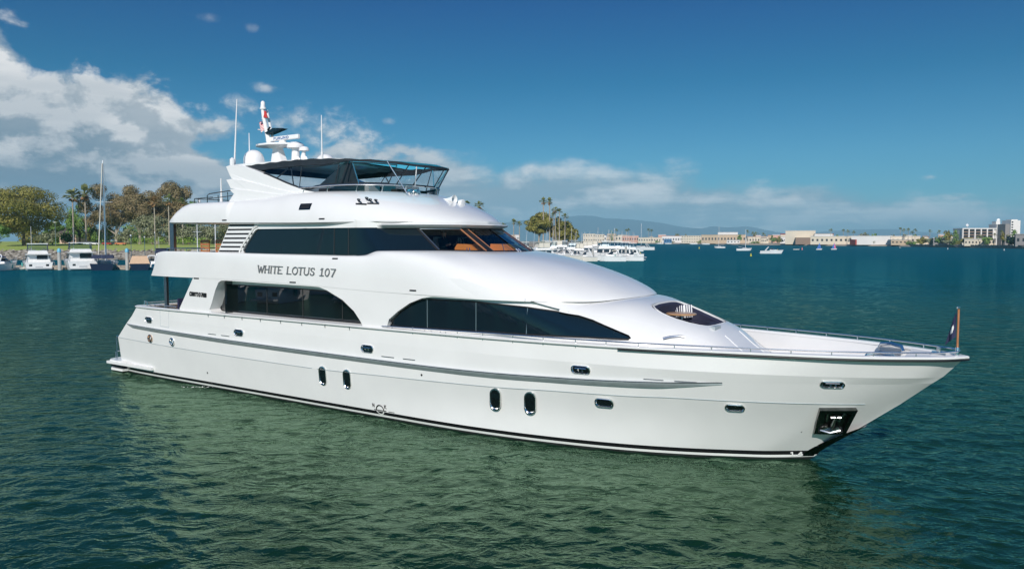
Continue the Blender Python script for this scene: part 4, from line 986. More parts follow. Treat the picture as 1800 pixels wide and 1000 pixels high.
# ------------------------------------------------------------------ loose things aboard
mat('skin',(.50,.30,.22),.6); mat('shirt_dark',(.02,.06,.05),.8); mat('shirt_light',(.25,.55,.45),.8); mat('trousers',(.03,.03,.04),.85); mat('hair',(.05,.035,.025),.7)
def person(name,loc,rz,joints,mats,label,parent=None,scale=1.0):
    """one continuous skinned body; joints: name->(pos, radius, parent)"""
    me=bpy.data.meshes.new('person'); ks=list(joints); V=[joints[k][0] for k in ks]; E=[(ks.index(joints[k][2]),ks.index(k)) for k in ks if joints[k][2]]
    me.from_pydata(V,E,[]); o=bpy.data.objects.new('person',me); C.objects.link(o)
    sk=o.modifiers.new('s','SKIN'); sv=me.skin_vertices[0].data
    for i,k in enumerate(ks): r=joints[k][1]; sv[i].radius=(r,r) if not isinstance(r,tuple) else r; sv[i].use_root=(k=='pelvis')
    sb=o.modifiers.new('u','SUBSURF'); sb.levels=1; sb.render_levels=1
    dg=bpy.context.evaluated_depsgraph_get(); dg.update(); nm=bpy.data.meshes.new_from_object(o.evaluated_get(dg))
    o.modifiers.clear(); o.data=nm
    for m in mats: nm.materials.append(MATS[m])
    for p in nm.polygons:
        c=p.center; p.use_smooth=True
        z=c.z; hd=Vector(joints['neck'][0])
        if z>hd.z: p.material_index=0
        elif min((c-Vector(joints[k][0])).length for k in ks if 'hand' in k or 'wrist' in k)<.10: p.material_index=0
        elif z>joints['pelvis'][0][2]+.02 and not any(k for k in ()) : p.material_index=1
        else: p.material_index=2
    o.location=loc; o.rotation_euler=(0,0,rz); o.scale=(scale,)*3
    tag(o,label,'person',None)
    return o
def seated(reach=.45,rest=False):
    J={'pelvis':((0,0,.10),.15,None),'waist':((0,0,.28),.135,'pelvis'),'chest':((.02,0,.48),.165,'waist'),'neck':((.03,0,.64),.06,'chest'),'jaw':((.055,0,.72),.075,'neck'),'head':((.05,0,.80),.095,'jaw'),'crown':((.04,0,.88),.07,'head')}
    for n,s in (('l',1),('r',-1)):
        J[n+'sh']=((.02,s*.19,.56),.065,'chest'); J[n+'el']=((.12,s*.27,.32),.05,n+'sh'); J[n+'wrist']=((.12+reach*.6,s*.17,.40 if not rest else .20),.035,n+'el'); J[n+'hand']=((.20+reach*.6,s*.15,.42 if not rest else .20),.04,n+'wrist')
        J[n+'hip']=((.06,s*.09,.07),.10,'pelvis'); J[n+'knee']=((.46,s*.12,.10),.075,n+'hip'); J[n+'ank']=((.42,s*.12,-.32),.05,n+'knee'); J[n+'toe']=((.56,s*.13,-.36),.045,n+'ank')
    return J
def shiploc(x,y,z): return SM@Vector((x,y,z))
p1=person('p',shiploc(17.25,-.80,5.20),SR,seated(),['skin','shirt_dark','trousers'],'person in a dark green top sitting at the helm inside the pilothouse')
m=MB(); m.lathe([(.0,.13),(.06,.12),(.10,.06),(.108,0),(.10,-.04)],(0.035,0,.83),14); h=m.build('hair','hair',p1)
p2=person('p',shiploc(17.3,.55,5.20),SR,seated(rest=True),['skin','shirt_dark','trousers'],'person in dark clothing on the far seat of the pilothouse, half hidden')
m=MB(); m.lathe([(.0,.13),(.06,.12),(.10,.06),(.108,0),(.10,-.04)],(0.035,0,.83),14); m.build('hair','hair',p2)
# pillows in the bow lounge
def pillow(x,y,z,rz,label,k):
    m=MB(); w,h=.19,.20
    def P(a,b,s):
        t=(1-abs(a)**3)*(1-abs(b)**3); return (s*.07*t**.5,a*w,b*h*(1-.08*abs(a)**2))
    n=13
    for j in range(n-1): pass
    A=lin(-1,1,n)
    m.grid(lambda a,b:P(a,b,1),A,A,0); m.grid(lambda a,b:P(a,b,-1),A,A,0)
    for i,f in enumerate(m.f):
        c=sum(m.v[q][1] for q in f)/4/w
        m.m[i]=1 if (c*2.6+10.2)%1.0<.5 else 0
    o=m.build('pillow',['fabric_white','fabric_navy']); tag(o,label,'pillow','pillows on the bow lounge')
    onship(o,(x,y,z)); o.rotation_euler=(R(6),R(-14),SR+rz)
pillow(24.92,.62,3.62,R(-35),'navy and white striped pillow leaning nearest the wheelhouse in the bow lounge',0)
pillow(25.22,.86,3.62,R(-75),'navy and white striped pillow second from the wheelhouse, behind the round wooden table',1)
# pennant at the jackstaff
m=MB()
def fl(u,v): 
    w=.22; return (-.04-w*u*(.35+.65*v), .06*math.sin(u*7+v*3)*u*1.5, .93-.60*v-.22*u)
m.grid(fl,lin(0,1,14),lin(0,1,14),0)
for i,f in enumerate(m.f):
    a,b=divmod(i,13)
    if 3<a<10 and 4<b<9 and (a-6.5)**2/9+(b-6.5)**2/5<1.0: m.m[i]=1
o=m.build('pennant',['fabric_navy','fabric_white']); tag(o,'small navy pennant with a white device hanging from the wooden jackstaff at the bow','flag'); onship(o,(32.28,0,3.12))
# ensign and signal flags wrapped round the mast
mat('flag_red',(.55,.04,.04),.8)
m=MB(); m.grid(lambda u,v:(-.02-.16*u,.06*math.sin(5*u+3*v),-.48*v-.12*u),lin(0,1,6),lin(0,1,15),0)
for i,f in enumerate(m.f):
    a,b=divmod(i,14); m.m[i]=1 if b%2 else 0
    if b<4 and a<3: m.m[i]=2
o=m.build('ensign',['flag_red','fabric_white','fabric_navy']); tag(o,'red and white striped flag furled against the radar mast','flag'); onship(o,(7.2,-.22,10.75))
m=MB(); m.grid(lambda u,v:(.05+.22*u,.05*math.sin(6*u+2*v),-.28*v-.05*u),lin(0,1,6),lin(0,1,6),0); o=m.build('signal_flag',['flag_red']); tag(o,'small dark red flag near the top of the radar mast','flag'); onship(o,(7.05,-.15,11.15))
# deck chairs on the upper aft deck
def chair(loc,rz,label):
    t=bpy.data.objects.new('deck_chair',None); C.objects.link(t); t.location=SM@Vector(loc); t.rotation_euler=(0,0,SR+rz); tag(t,label,'chair','chairs on the upper aft deck')
    m=MB(); m.box(-.25,.25,-.27,.27,.40,.46); m.build('seat','teak_orange',t)
    m=MB(); 
    for k in range(4): m.box(-.28,-.25,-.27,.27,.50+k*.14,.60+k*.14)
    m.box(-.29,-.25,-.29,-.25,.4,1.0); m.box(-.29,-.25,.25,.29,.4,1.0); m.build('backrest','teak_orange',t)
    for a in (-.24,.24):
        for b in (-.25,.25): m=MB(); m.box(a-.02,a+.02,b-.02,b+.02,0,.42); m.build('leg','teak_orange',t)
    return t
for i,(x,y,rz,l) in enumerate([(5.9,-1.9,R(90),'varnished orange-brown deck chair nearest the roof pillar on the upper aft deck'),(6.9,-1.9,R(90),'varnished orange-brown deck chair nearest the louvres on the upper aft deck'),(5.9,.6,R(-90),'varnished orange-brown deck chair on the far side of the upper aft deck, by the pillar'),(6.9,.6,R(-90),'varnished orange-brown deck chair on the far side of the upper aft deck, by the louvres')]):
    chair((x,y,4.75),rz,l)
m=MB(); m.box(-.3,.3,-.3,.3,0,.08)
for k in range(5): m.box(-.3,.3,-.3+k*.13,-.25+k*.13,.08,.085,1)
m.box(-.32,-.24,-.3,.3,.05,.6); o=m.build('cushion',['fabric_navy','fabric_white'],smooth=False); tag(o,'navy and white striped seat cushion on the cockpit sofa at the stern','cushion'); onship(o,(5.0,-2.4,2.75))
# ------------------------------------------------------------------ shores
import numpy as np
def nmat(name,cols,scale,rough=.9,bump=0,bsc=5,detail=6,dist=.3):
    m=bpy.data.materials.new(name); m.use_nodes=True; MATS[name]=m; t=NT(m.node_tree); b=t.n['Principled BSDF']; b.inputs['Roughness'].default_value=rough
    b.inputs['Specular IOR Level'].default_value=.25
    tc=t.new('ShaderNodeTexCoord'); n=t.noise(tc.outputs['Object'],scale,detail,.6,dist); k=len(cols)
    t.l.new(t.ramp(n,[(.3+.4*i/(k-1),c) for i,c in enumerate(cols)]),b.inputs['Base Color'])
    if bump: 
        bn=t.new('ShaderNodeBump'); bn.inputs['Strength'].default_value=bump; bn.inputs['Distance'].default_value=.3; t.l.new(t.noise(tc.outputs['Object'],bsc,5,.6),bn.inputs['Height']); t.l.new(bn.outputs[0],b.inputs['Normal'])
nmat('lawn',[(.29,.38,.07),(.37,.45,.10),(.43,.45,.17)],.06)
nmat('rocks',[(.10,.09,.07),(.27,.24,.19),(.45,.42,.36)],.9,bump=1,bsc=1.2)
nmat('sand_ground',[(.30,.24,.17),(.40,.34,.26),(.26,.22,.15)],.03)
nmat('hills',[(.02,.05,.06),(.035,.065,.07)],.002)
nmat('bark',[(.10,.075,.055),(.2,.16,.12)],1.5)
nmat('bark_pale',[(.28,.24,.19),(.45,.40,.33)],1.0)
def leafmat(name,a,b,c):
    nmat(name,[a,b,c],.35,rough=.7)
    t=NT(MATS[name].node_tree); p=t.n['Principled BSDF']; p.inputs['Subsurface Weight'].default_value=0.0
leafmat('leaf_ficus',(.13,.14,.03),(.22,.21,.05),(.33,.28,.075))
leafmat('leaf_euc',(.15,.13,.06),(.24,.195,.095),(.34,.26,.14))
leafmat('leaf_green',(0.078,0.155,0.031),(0.139,0.248,0.054),(0.232,0.341,0.078))
leafmat('leaf_olive',(0.139,0.155,0.085),(0.232,0.248,0.139),(0.341,0.357,0.217))
leafmat('leaf_palm',(0.093,0.124,0.031),(0.186,0.217,0.078),(0.310,0.295,0.124))
leafmat('leaf_dead',(.20,.12,.05),(.30,.18,.08),(.38,.22,.10))
leafmat('leaf_hedge',(0.139,0.232,0.031),(0.217,0.341,0.046),(0.310,0.434,0.078))
leafmat('flower_white',(.55,.55,.50),(.7,.7,.66),(.8,.8,.78))
def leafcloud(mb,blobs,n,size,rng,mi=0,flat=1.0):
    """many small leaf-clump faces spread through a set of ellipsoid clumps"""
    wts=np.array([b[3]*b[4]*b[5] for b in blobs])**.67; wts/=wts.sum()
    for (cx,cy,cz,rx,ry,rz),w in zip(blobs,wts):
        k=max(6,int(n*w)); d=rng.normal(size=(k,3)); d/=np.linalg.norm(d,axis=1)[:,None]
        rad=rng.uniform(.45,1.08,k)**.6; p=d*rad[:,None]*np.array([rx,ry,rz])+np.array([cx,cy,cz])
        nrm=d*1.1+rng.normal(size=(k,3))*.38+np.array([0,0,.35]); nrm/=np.linalg.norm(nrm,axis=1)[:,None]
        a=np.cross(nrm,rng.normal(size=(k,3))); a/=np.linalg.norm(a,axis=1)[:,None]; b=np.cross(nrm,a)
        s=size*rng.uniform(.5,1.3,k)[:,None]; asp=rng.uniform(.45,.9,k)[:,None]
        q=[p-a*s-b*s*asp*.3,p-a*s*.2-b*s*asp,p+a*s-b*s*asp*.2,p+a*s*.1+b*s*asp]
        V=np.stack(q,1).reshape(-1,3)
        mb.add(V.tolist(),[(4*i,4*i+1,4*i+2,4*i+3) for i in range(k)],mi)
GRP={}
def tree(label,px,Y,ybase,ytop,wpx,leaf,trunk='bark',cat='tree',shape='round',n=1500,size=.55,group=None,seed=0,trunkpx=None,name='broadleaf_tree',zbase=None,crownlow=.35,depth=.6,gap=.8):
    rng=np.random.default_rng(abs(seed+int(px)*7+3)); z0=zat(ybase,Y) if zbase is None else zbase; z1=zat(ytop,Y); c=at(px,Y,z0); H=z1-z0; W=wpx/FPX*Y
    t=bpy.data.objects.new(name,None); C.objects.link(t); t.location=(c.x,Y,z0); tag(t,label,cat,group)
    blobs=[]; zc=H*(1+crownlow)/2; hz=H*(1-crownlow)/2
    if shape=='round':
        nb=int(10+W*.6); 
        for i in range(nb):
            u=rng.uniform(-1,1); q=rng.uniform(0,2*np.pi); rr=(1-u*u)**.5*rng.uniform(.55,.86)
            blobs.append((rr*np.cos(q)*W/2,rr*np.sin(q)*W/2*depth,zc+u*hz*.78,W*rng.uniform(.13,.22),W*depth*rng.uniform(.15,.24),hz*rng.uniform(.24,.40)))
        blobs.append((0,0,zc-.1*hz,W*.30,W*.3*depth,hz*.55))
    elif shape=='open':
        nb=int(16+W*1.0)
        for i in range(nb):
            x=rng.uniform(-.5,.5); top=1-abs(x)**2*1.4
            z=H*(crownlow+(top-crownlow)*rng.uniform(.15,1)); blobs.append((x*W,rng.uniform(-.4,.4)*W*depth,z,W*rng.uniform(.09,.17),W*depth*.16,H*rng.uniform(.06,.13)))
    elif shape=='cone':
        for i in range(9):
            f=i/8; blobs.append((rng.uniform(-.1,.1)*W,0,H*(crownlow+(1-crownlow)*f*.95),W*.5*(1-f*.8)*.9,W*.5*(1-f*.8)*depth,H*.09))
    m=MB(); leafcloud(m,blobs,n,size,rng); m.build('crown',leaf,t,smooth=False,weld=0,recalc=False)
    m=MB(); tx=0 if trunkpx is None else (trunkpx-px)/FPX*Y; tr=max(.25,H*.022)
    m.tube([(tx,0,-.5),(tx+.1,0,H*.15),(tx*.8+.3,0,H*.32),(tx*.5,0,zc)],[tr*1.5,tr,tr*.8,tr*.35],8)
    for i in range(5 if H>5 else 2):
        b=blobs[int(rng.integers(len(blobs)))]; s=H*rng.uniform(.15,.3)
        m.tube([(tx*.9+.1,0,s),((tx+b[0])*.45,b[1]*.4,(s+b[2])*.52),(b[0]*.9,b[1]*.9,b[2])],[tr*.6,tr*.4,tr*.15],6)
    m.build('trunk',trunk,t)
    return t
def palm(label,px,Y,ybase,ytop,rpx=12,dead=True,group='fan palms along the shore',seed=0,leaf='leaf_palm',skirt='leaf_dead',zbase=None,lean=0):
    rng=np.random.default_rng(abs(seed+int(px))); z0=zat(ybase,Y) if zbase is None else zbase; z1=zat(ytop,Y); c=at(px,Y,z0); R_=rpx*1.35/FPX*Y; H=z1-z0-R_*.55
    t=bpy.data.objects.new('fan_palm',None); C.objects.link(t); t.location=(c.x-lean,Y,z0); tag(t,label,'palm tree',group)
    m=MB(); tr=max(.2,.0135*H); m.tube([(0,0,-.4),(lean*.4,0,H*.5),(lean,0,H)],[tr*1.4,tr,tr*.9],7); m.build('trunk','bark_pale',t)
    def fronds(n,el0,el1,r0,r1):
        m=MB()
        for i in range(n):
            az=rng.uniform(0,2*np.pi); el=rng.uniform(el0,el1); r=R_*rng.uniform(r0,r1)
            d=Vector((math.cos(az)*math.cos(el),math.sin(az)*math.cos(el),math.sin(el))); base=Vector((lean,0,H)); tip=base+d*r*.55
            side=d.cross(Vector((0,0,1))); side=side.normalized() if side.length>.05 else Vector((1,0,0)); up=side.cross(d)
            for k in range(7):
                a=(k-3)*.36; e=(d*math.cos(a)+side*math.sin(a)).normalized(); L=r*.5*(1-.12*abs(k-3)); tp=tip+e*L+Vector((0,0,-.25*L*abs(math.cos(el))))
                w=up.cross(e).normalized()*r*.045 if up.cross(e).length>.01 else side*r*.05
                m.add([tip-w*.5,tip+w*.5,tip+e*L*.6+w*1.5,tp,tip+e*L*.6-w*1.5],[(0,1,2,3,4)])
            m.tube([base,tip],r*.022,3)
        return m
    fronds(26,-.35,1.45,.75,1.05).build('crown',leaf,t,smooth=False,weld=0,recalc=False)
    if dead: fronds(12,-1.3,-.35,.55,.8).build('dead_fronds',skirt,t,smooth=False,weld=0,recalc=False)
    return t
# ---- left shore: rock revetment, lawn
def landL():
    m=MB()
    def g(x,y):
        k=min(1,max(0,(y-229)/7)); return (x,y,-1+3.7*k+ .017*max(0,y-236) if y<330 else min(6.2,-1+3.7+1.6+ .004*(y-330)))
    m.grid(g,lin(-420,-32,48),[233,236,250,280,330,400,520,700,1000])
    o=m.build('ground','lawn'); tag(o,kind='structure')
    m=MB(); rng=np.random.default_rng(3)
    def rk(x,k):
        z=-.6+3.5*k; n=noise.cell(Vector((x*1.5,k*9,1)))*1.1+noise.noise(Vector((x*2.3,k*20,7)))*.5
        return (x,228+k*7+n,z+n*.5)
    m.grid(rk,lin(-420,-32,1100),lin(0,1,16)); o=m.build('shore_rocks','rocks',smooth=False); tag(o,kind='structure')
landL()
LT='trees in the park behind the left shore'
tree('huge spreading brown-green fig tree filling the left edge of the park',34,300,431,328,152,'leaf_ficus',n=36000,size=.31,group=None,crownlow=.20,trunkpx=42,depth=.8,name='fig_tree')
tree('bright green tree low under the huge fig tree at the left edge',-2,292,430,378,50,'leaf_green',n=2800,size=0.38)
tree('small mid-green tree right of the huge fig tree, beside the brown roof',92,330,430,388,44,'leaf_green',n=2600,size=0.38)
tree('yellow-green bushy tree below the brown roof, above the white cabin cruiser',84,300,431,402,40,'leaf_olive',n=2000,size=0.3,crownlow=.1)
tree('tall loose bright-green tree between the two fan palms and the sailboat mast',140,345,430,358,46,'leaf_green',n=3600,size=0.38,shape='round',crownlow=.15)
tree('dark green bush between the fan palm trunks',122,340,430,392,36,'leaf_green',n=1800,size=0.34,crownlow=.05)
tree('tall brown-leaved eucalyptus just right of the sailboat mast',205,340,431,327,104,'leaf_euc','bark_pale',n=26000,size=.31,shape='open',crownlow=.32,name='eucalyptus_tree')
tree('brown eucalyptus with pale forked trunk in the middle of the grove',246,345,431,333,92,'leaf_euc','bark_pale',n=24000,size=.31,shape='open',crownlow=.34,name='eucalyptus_tree')
tree('dark eucalyptus rising highest beside the yacht roof',304,350,431,326,76,'leaf_euc','bark_pale',n=22000,size=.31,shape='open',crownlow=.34,name='eucalyptus_tree')
tree('brown eucalyptus filling the gap between the forked trunk and the dark eucalyptus',276,349,431,340,76,'leaf_euc','bark_pale',n=19000,size=.31,shape='open',crownlow=.25,name='eucalyptus_tree')
tree('round dark green tree directly left of the yacht boat-deck rail',332,352,431,346,40,'leaf_green',n=4000,size=0.38,crownlow=.2)
tree('grey-green olive-like tree above the clipped hedge, left of the yacht roof',268,325,428,378,78,'leaf_olive',n=4800,size=0.34,crownlow=.12)
tree('grey-green tree seen under the yacht roof beside the pillar',322,325,430,384,70,'leaf_olive',n=4800,size=0.34,crownlow=.08)
tree('grey-green tree seen through the upper aft deck next to the louvres',375,328,430,384,62,'leaf_olive',n=4000,size=0.34,crownlow=.08)
tree('low dark green tree behind the parked cars, foot of the brown eucalyptus',178,350,431,392,50,'leaf_green',n=2600,size=0.34,crownlow=.05)
tree('olive bush under the pale forked trunk',222,340,431,402,46,'leaf_olive',n=2000,size=0.32,crownlow=.05)
palm('left fan palm of the tall pair beside the sailboat mast, tan skirt',130,330,431,335,13)
palm('right fan palm of the tall pair beside the sailboat mast, slightly taller',152,332,431,331,14)
palm('fan palm with glowing orange-brown dead fronds in the grove',273,318,431,349,9,leaf='leaf_dead')
palm('short fan palm against the dark eucalyptus beside the yacht roof',298,318,431,346,10)
palm('fan palm nearest the yacht boat-deck rail',322,322,431,350,8)
for i,(px,yt,w_,lf) in enumerate([(-15,396,60,'leaf_green'),(62,404,60,'leaf_ficus'),(100,398,50,'leaf_green'),(140,398,60,'leaf_ficus'),(182,396,60,'leaf_euc'),(228,396,60,'leaf_green'),(275,396,60,'leaf_olive'),(318,396,60,'leaf_green'),(362,396,60,'leaf_olive'),(400,396,50,'leaf_ficus')]):
    tree(['low green bushes at the left edge under the fig tree','brown-green bushes around the fig tree trunk','low green bushes behind the lamp post','brown-green thicket behind the fan palm trunks','brown thicket behind the sailboat mast','green thicket behind the pale forked trunk','grey thicket behind the clipped hedge','green thicket seen beside the roof pillar','grey thicket seen above the deck chairs','brown-green thicket next to the louvres'][i],px,385+4*i,431,yt,w_,lf,n=2600,size=.5,group='thickets at the back of the park lawn',crownlow=-.05,cat='bush',name='bush')
# far dark skyline trees filling behind the park
tree('distant hazy green tree line between fig tree and fan palms',112,430,430,398,60,'leaf_green',n=1000,size=.7,crownlow=.0,depth=.3)
def box_hedge(label,px0,px1,Y,y0,y1,leaf='leaf_hedge'):
    a=at(px0,Y).x; b=at(px1,Y).x; z0=zat(y0,Y)-.3; z1=zat(y1,Y); rng=np.random.default_rng(abs(int(px0))); m=MB()
    k=int((b-a)/1.2); leafcloud(m,[(a+1.2*i+.6,Y,(z0+z1)/2,1.0,1.2,(z1-z0)*.55) for i in range(k)],k*40,.28,rng)
    o=m.build('hedge',leaf,smooth=False,weld=0,recalc=False); tag(o,label,'hedge'); return o
box_hedge('long clipped yellow-green hedge across the lawn, left of the yacht roof pillar',230,292,318,425,417)
box_hedge('clipped hedge continuing behind the yacht upper aft deck',304,372,318,426,417)
box_hedge('white flowering rose hedge between fig tree trunk and brown-roofed house',52,92,306,425,410,'flower_white')
# house
mat('wall_pink',(.55,.38,.30),.8); mat('roof_brown',(.07,.055,.05),.8,var=.2); mat('wall_cream',(.66,.58,.45),.85,var=.06,vscale=.05); mat('wall_white',(.72,.70,.66),.85,var=.05,vscale=.05); mat('wall_tan',(.52,.40,.27),.85,var=.08,vscale=.05)
mat('roof_red',(.40,.07,.045),.8); mat('roof_grey',(.33,.32,.30),.8); mat('window_dark',(.03,.035,.04),.2); mat('wall_salmon',(.62,.36,.27),.85); mat('blue_wall',(.03,.14,.30),.6); mat('brown_wall',(.26,.18,.13),.85); mat('wall_grey',(.25,.24,.23),.85)
def house():
    c=at(119,372,5.4); t=bpy.data.objects.new('house',None); C.objects.link(t); t.location=(c.x,372,5.2); tag(t,'pink house with dark brown gabled roof among the park trees','house')
    m=MB(); m.box(-4,4.2,0,8,-1,4.6); m.build('wall','wall_pink',t,smooth=False)
    m=MB(); m.hexa([(-5,-.6,4.4),(5,-.6,4.4),(5,8.6,4.4),(-5,8.6,4.4),(-1.5,2,7.6),(2,2,7.6),(2,6,7.6),(-1.5,6,7.6)]); m.build('roof','roof_brown',t,smooth=False)
    m=MB(); m.hexa([(.6,-1.2,4.3),(4.6,-1.2,4.3),(4.6,3,4.3),(.6,3,4.3),(2.5,-1.2,6.2),(2.7,-1.2,6.2),(2.7,3,6.2),(2.5,3,6.2)]); m.build('gable','roof_brown',t,smooth=False)
    for x in (-2.6,0,2.8):
        m=MB(); m.box(x-.5,x+.5,-.05,.02,1.6,3.2); m.build('window','window_dark',t,smooth=False)
house()
# parked cars
def car(label,px,Y,col,rz=0):
    c=at(px,Y,0); z=4.05
    t=bpy.data.objects.new('parked_car',None); C.objects.link(t); t.location=(c.x,Y,z); t.rotation_euler=(0,0,rz); tag(t,label,'car','cars parked behind the park lawn')
    m=MB(); m.prism(smoothpoly([(-2.2,.35),(-2.25,.85),(-1.9,1.0),(1.2,1.0),(2.15,.82),(2.25,.35)],1),lambda x,z:(x,-.85,z),lambda x,z:(x,.85,z)); m.build('body',col,t)
    m=MB(); m.prism(smoothpoly([(-1.7,.98),(-1.2,1.48),(.3,1.5),(1.1,.98)],1),lambda x,z:(x,-.72,z),lambda x,z:(x,.72,z)); m.build('cabin','window_dark',t)
    for x in (-1.4,1.4):
        for y in (-.86,.70): m=MB(); m.lathe([(.0,0),(.32,0),(.32,.16),(0,.16)],(x,y,.33),12,0,'y'); m.build('wheel','black_gasket',t)
mat('car_white',(.75,.75,.75),.3,coat=.5); mat('car_red',(.45,.06,.03),.3,coat=.5); mat('car_dark',(.03,.03,.035),.3,coat=.5); mat('car_orange',(.6,.2,.08),.4)
for l,p,c in (('white car parked nearest the fan palm trunks',158,'car_white'),('second white car, just left of the sailboat mast',167,'car_white'),('dark car directly right of the sailboat mast',201,'car_dark'),('red car between the mast and the dark car',190,'car_red'),('orange-red car at the right end of the row, foot of the pale trunk',213,'car_orange')): car(l,p,315,c,R(random.uniform(-12,12)))
# lamp posts / thin poles
def lamp(label,px,Y,y0,y1,r=.07,head=.5,grp='lamp posts on the left shore'):
    z0=zat(y0,Y); z1=zat(y1,Y); c=at(px,Y,z0); t=bpy.data.objects.new('lamp_post',None); C.objects.link(t); t.location=(c.x,Y,z0); tag(t,label,'lamp post',grp)
    m=MB(); m.tube([(0,0,-.3),(0,0,z1-z0)],[r*1.4,r],8); m.build('post','steel_dull',t)
    m=MB(); m.lathe([(0,-.2),(head*.4,-.15),(head*.5,.1),(0,.3)],(0,0,z1-z0),10); m.build('lamp_head','white_plastic',t)
lamp('tall lamp post with twin white lamps left of the brown-roofed house',98,296,431,391,.10,1.4)
lamp('thin white-headed lamp post right of the navy sailboat',231,200,455,414,.06,.5)
lamp('thin green-grey post above the tan canvas boat',255,205,455,417,.06,.3)
lamp('thin green post left of the yacht roof',273,200,455,409,.07,.2)
# ------------------------------------------------------------------ boats
mat('boat_white',(.78,.78,.76),.3,coat=.3,var=.04,vscale=2); mat('boat_cream',(.70,.66,.58),.35,var=.05); mat('boat_navy',(.012,.02,.045),.25,coat=.5); mat('boat_grey',(.45,.47,.48),.4); mat('canvas_tan',(.62,.42,.27),.85,var=.06); mat('canvas_navy',(.02,.03,.07),.85); mat('canvas_blue',(.02,.09,.30),.8); mat('canvas_cream',(.66,.62,.52),.85); mat('boat_window',(.02,.03,.035),.08,ior=1.6); mat('fender_teal',(.10,.40,.36),.6); mat('antifoul_dark',(.02,.05,.06),.6)
mat('dock_wood',(.34,.29,.23),.85,var=.2,vscale=2); mat('pile_grey',(.42,.42,.39),.8,var=.15); mat('pile_cap',(.15,.45,.60),.5); mat('brown_wood',(.28,.13,.06),.5,var=.1)
BG='boats moored at the docks'
def boat(label,px,Y,L,B,rz,style='cruiser',hull='boat_white',group=BG,fb=1.1,cat='motorboat',name='moored_boat',fly=True,canvas=None,mast=None,xy=None,text=None,zs=1.0):
    c=at(px,Y) if xy is None else Vector((*xy,0))
    t=bpy.data.objects.new(name,None); C.objects.link(t); t.location=(c.x,c.y,0); t.rotation_euler=(0,0,rz+(math.atan(-c.x/c.y) if xy is None else 0)); t.scale=(1,1,zs); tag(t,label,cat,group)
    bm_=lambda u:B/2*(.90+.10*math.sin(min(1,u*2)*PI/2))*(1-max(0,(u-.45)/.55)**2.3)
    shr=lambda u:fb*(1+.35*u*u)
    m=MB()
    def P(u,v):
        x=-L/2+L*u*(1-.10*(1-v)*(u>.5)*(u-.5)*2); b=bm_(u)*(.82+.18*v); return (x,-b,-.2+(shr(u)+.2)*v)
    us=lin(0,1,17)
    m.grid(P,us,[.12,.3,.6,.93,1.0],0); m.grid(P,us,[0,.13,.15],1)
    m.mirror(); m.grid(lambda y,v:(-L/2,y*P(0,v)[1],P(0,v)[2]),lin(-1,1,3),lin(0.1,1,3),0); m.grid(lambda u,s:(-L/2+L*u,bm_(u)*s*.97,shr(u)-.06),us,lin(-1,1,3),0)
    m.build('hull',[hull,'antifoul_dark'],t,angle=40)
    m=MB(); m.tube([(-L/2+L*u,-bm_(u)-.01,shr(u)) for u in us]+[(-L/2+L*u,bm_(u)+.01,shr(u)) for u in reversed(us)],.05,5); m.build('rub_rail','boat_grey' if hull!='boat_navy' else 'boat_white',t)
    def house(x0,x1,w,z0,z1,sl0=.3,sl1=.8,nm='cabin',mt='boat_white'):
        m=MB(); m.hexa([(x0,-w/2,z0),(x1,-w/2*.8,z0),(x1,w/2*.8,z0),(x0,w/2,z0),(x0+sl0,-w/2*.86,z1),(x1-sl1,-w/2*.7,z1),(x1-sl1,w/2*.7,z1),(x0+sl0,w/2*.86,z1)]); o=m.build(nm,mt,t,smooth=False); bv=o.modifiers.new('b','BEVEL'); bv.width=.08; bv.segments=2; return o
    def winband(x0,x1,w,z0,z1,n=3,stern=True):
        for s in (-1,1):
            dx=(x1-x0)/n
            for i in range(n): 
                m=MB(); m.box(x0+dx*i+.08,x0+dx*(i+1)-.08,s*w/2-.02,s*w/2+.02,z0,z1); m.build('window','boat_window',t,smooth=False)
    if style in('cruiser','trawler'):
        z0=fb*.95; ch=1.25 if style=='cruiser' else 1.5
        house(-L*.28,L*.28,B*.80,z0,z0+ch,.15,1.2); 
        for s in (-1,1):
            for i in range(3):
                x=-L*.22+i*L*.13; m=MB(); m.hexa([(x,s*B*.40-.05,z0+.45),(x+L*.11,s*B*.385-.05,z0+.45),(x+L*.11,s*B*.385+.03,z0+.45),(x,s*B*.40+.03,z0+.45),(x,s*B*.37-.05,z0+ch-.2),(x+L*.10,s*B*.355-.05,z0+ch-.2),(x+L*.10,s*B*.355+.04,z0+ch-.2),(x,s*B*.37+.04,z0+ch-.2)]); m.build('window','boat_window',t,smooth=False)
        m=MB(); m.box(-L*.5+.3,-L*.29,-B*.36,B*.36,fb*.55,fb*.62); m.build('cockpit_sole','dock_wood',t,smooth=False)
        m=MB(); m.box(-L*.5-.9,-L*.5-.02,-B*.42,B*.42,.22,.36); m.build('swim_platform','boat_grey',t,smooth=False)
        for s in (-1,1):
            m=MB(); m.box(-L*.5-.03,-L*.5+.03,s*B*.27-.25,s*B*.27+.25,fb*.5,fb*.5+.32); m.build('transom_port','boat_window',t,smooth=False)
            m=MB(); m.lathe([(0,-.35),(.13,-.28),(.15,0),(.13,.28),(0,.35)],(-L*.2,s*(B*.5+.12),fb*.7),10); m.build('fender','fender_teal' if s>0 else 'boat_white',t)
        m=MB(); m.box(-L*.5-.03,-L*.5+.02,-B*.12,B*.12,fb*.35,fb*.48); m.build('transom_lettering','boat_grey',t,smooth=False)
        m=MB(); m.tube([(-L*.30,-B*.40,z0+.1),(-L*.30,-B*.40,z0+ch)],.05,5); m.tube([(-L*.30,B*.40,z0+.1),(-L*.30,B*.40,z0+ch)],.05,5); m.tube([(-L*.49,-B*.40,fb+.55),(-L*.49,B*.40,fb+.55)],.03,5); m.build('cockpit_rail','steel',t)
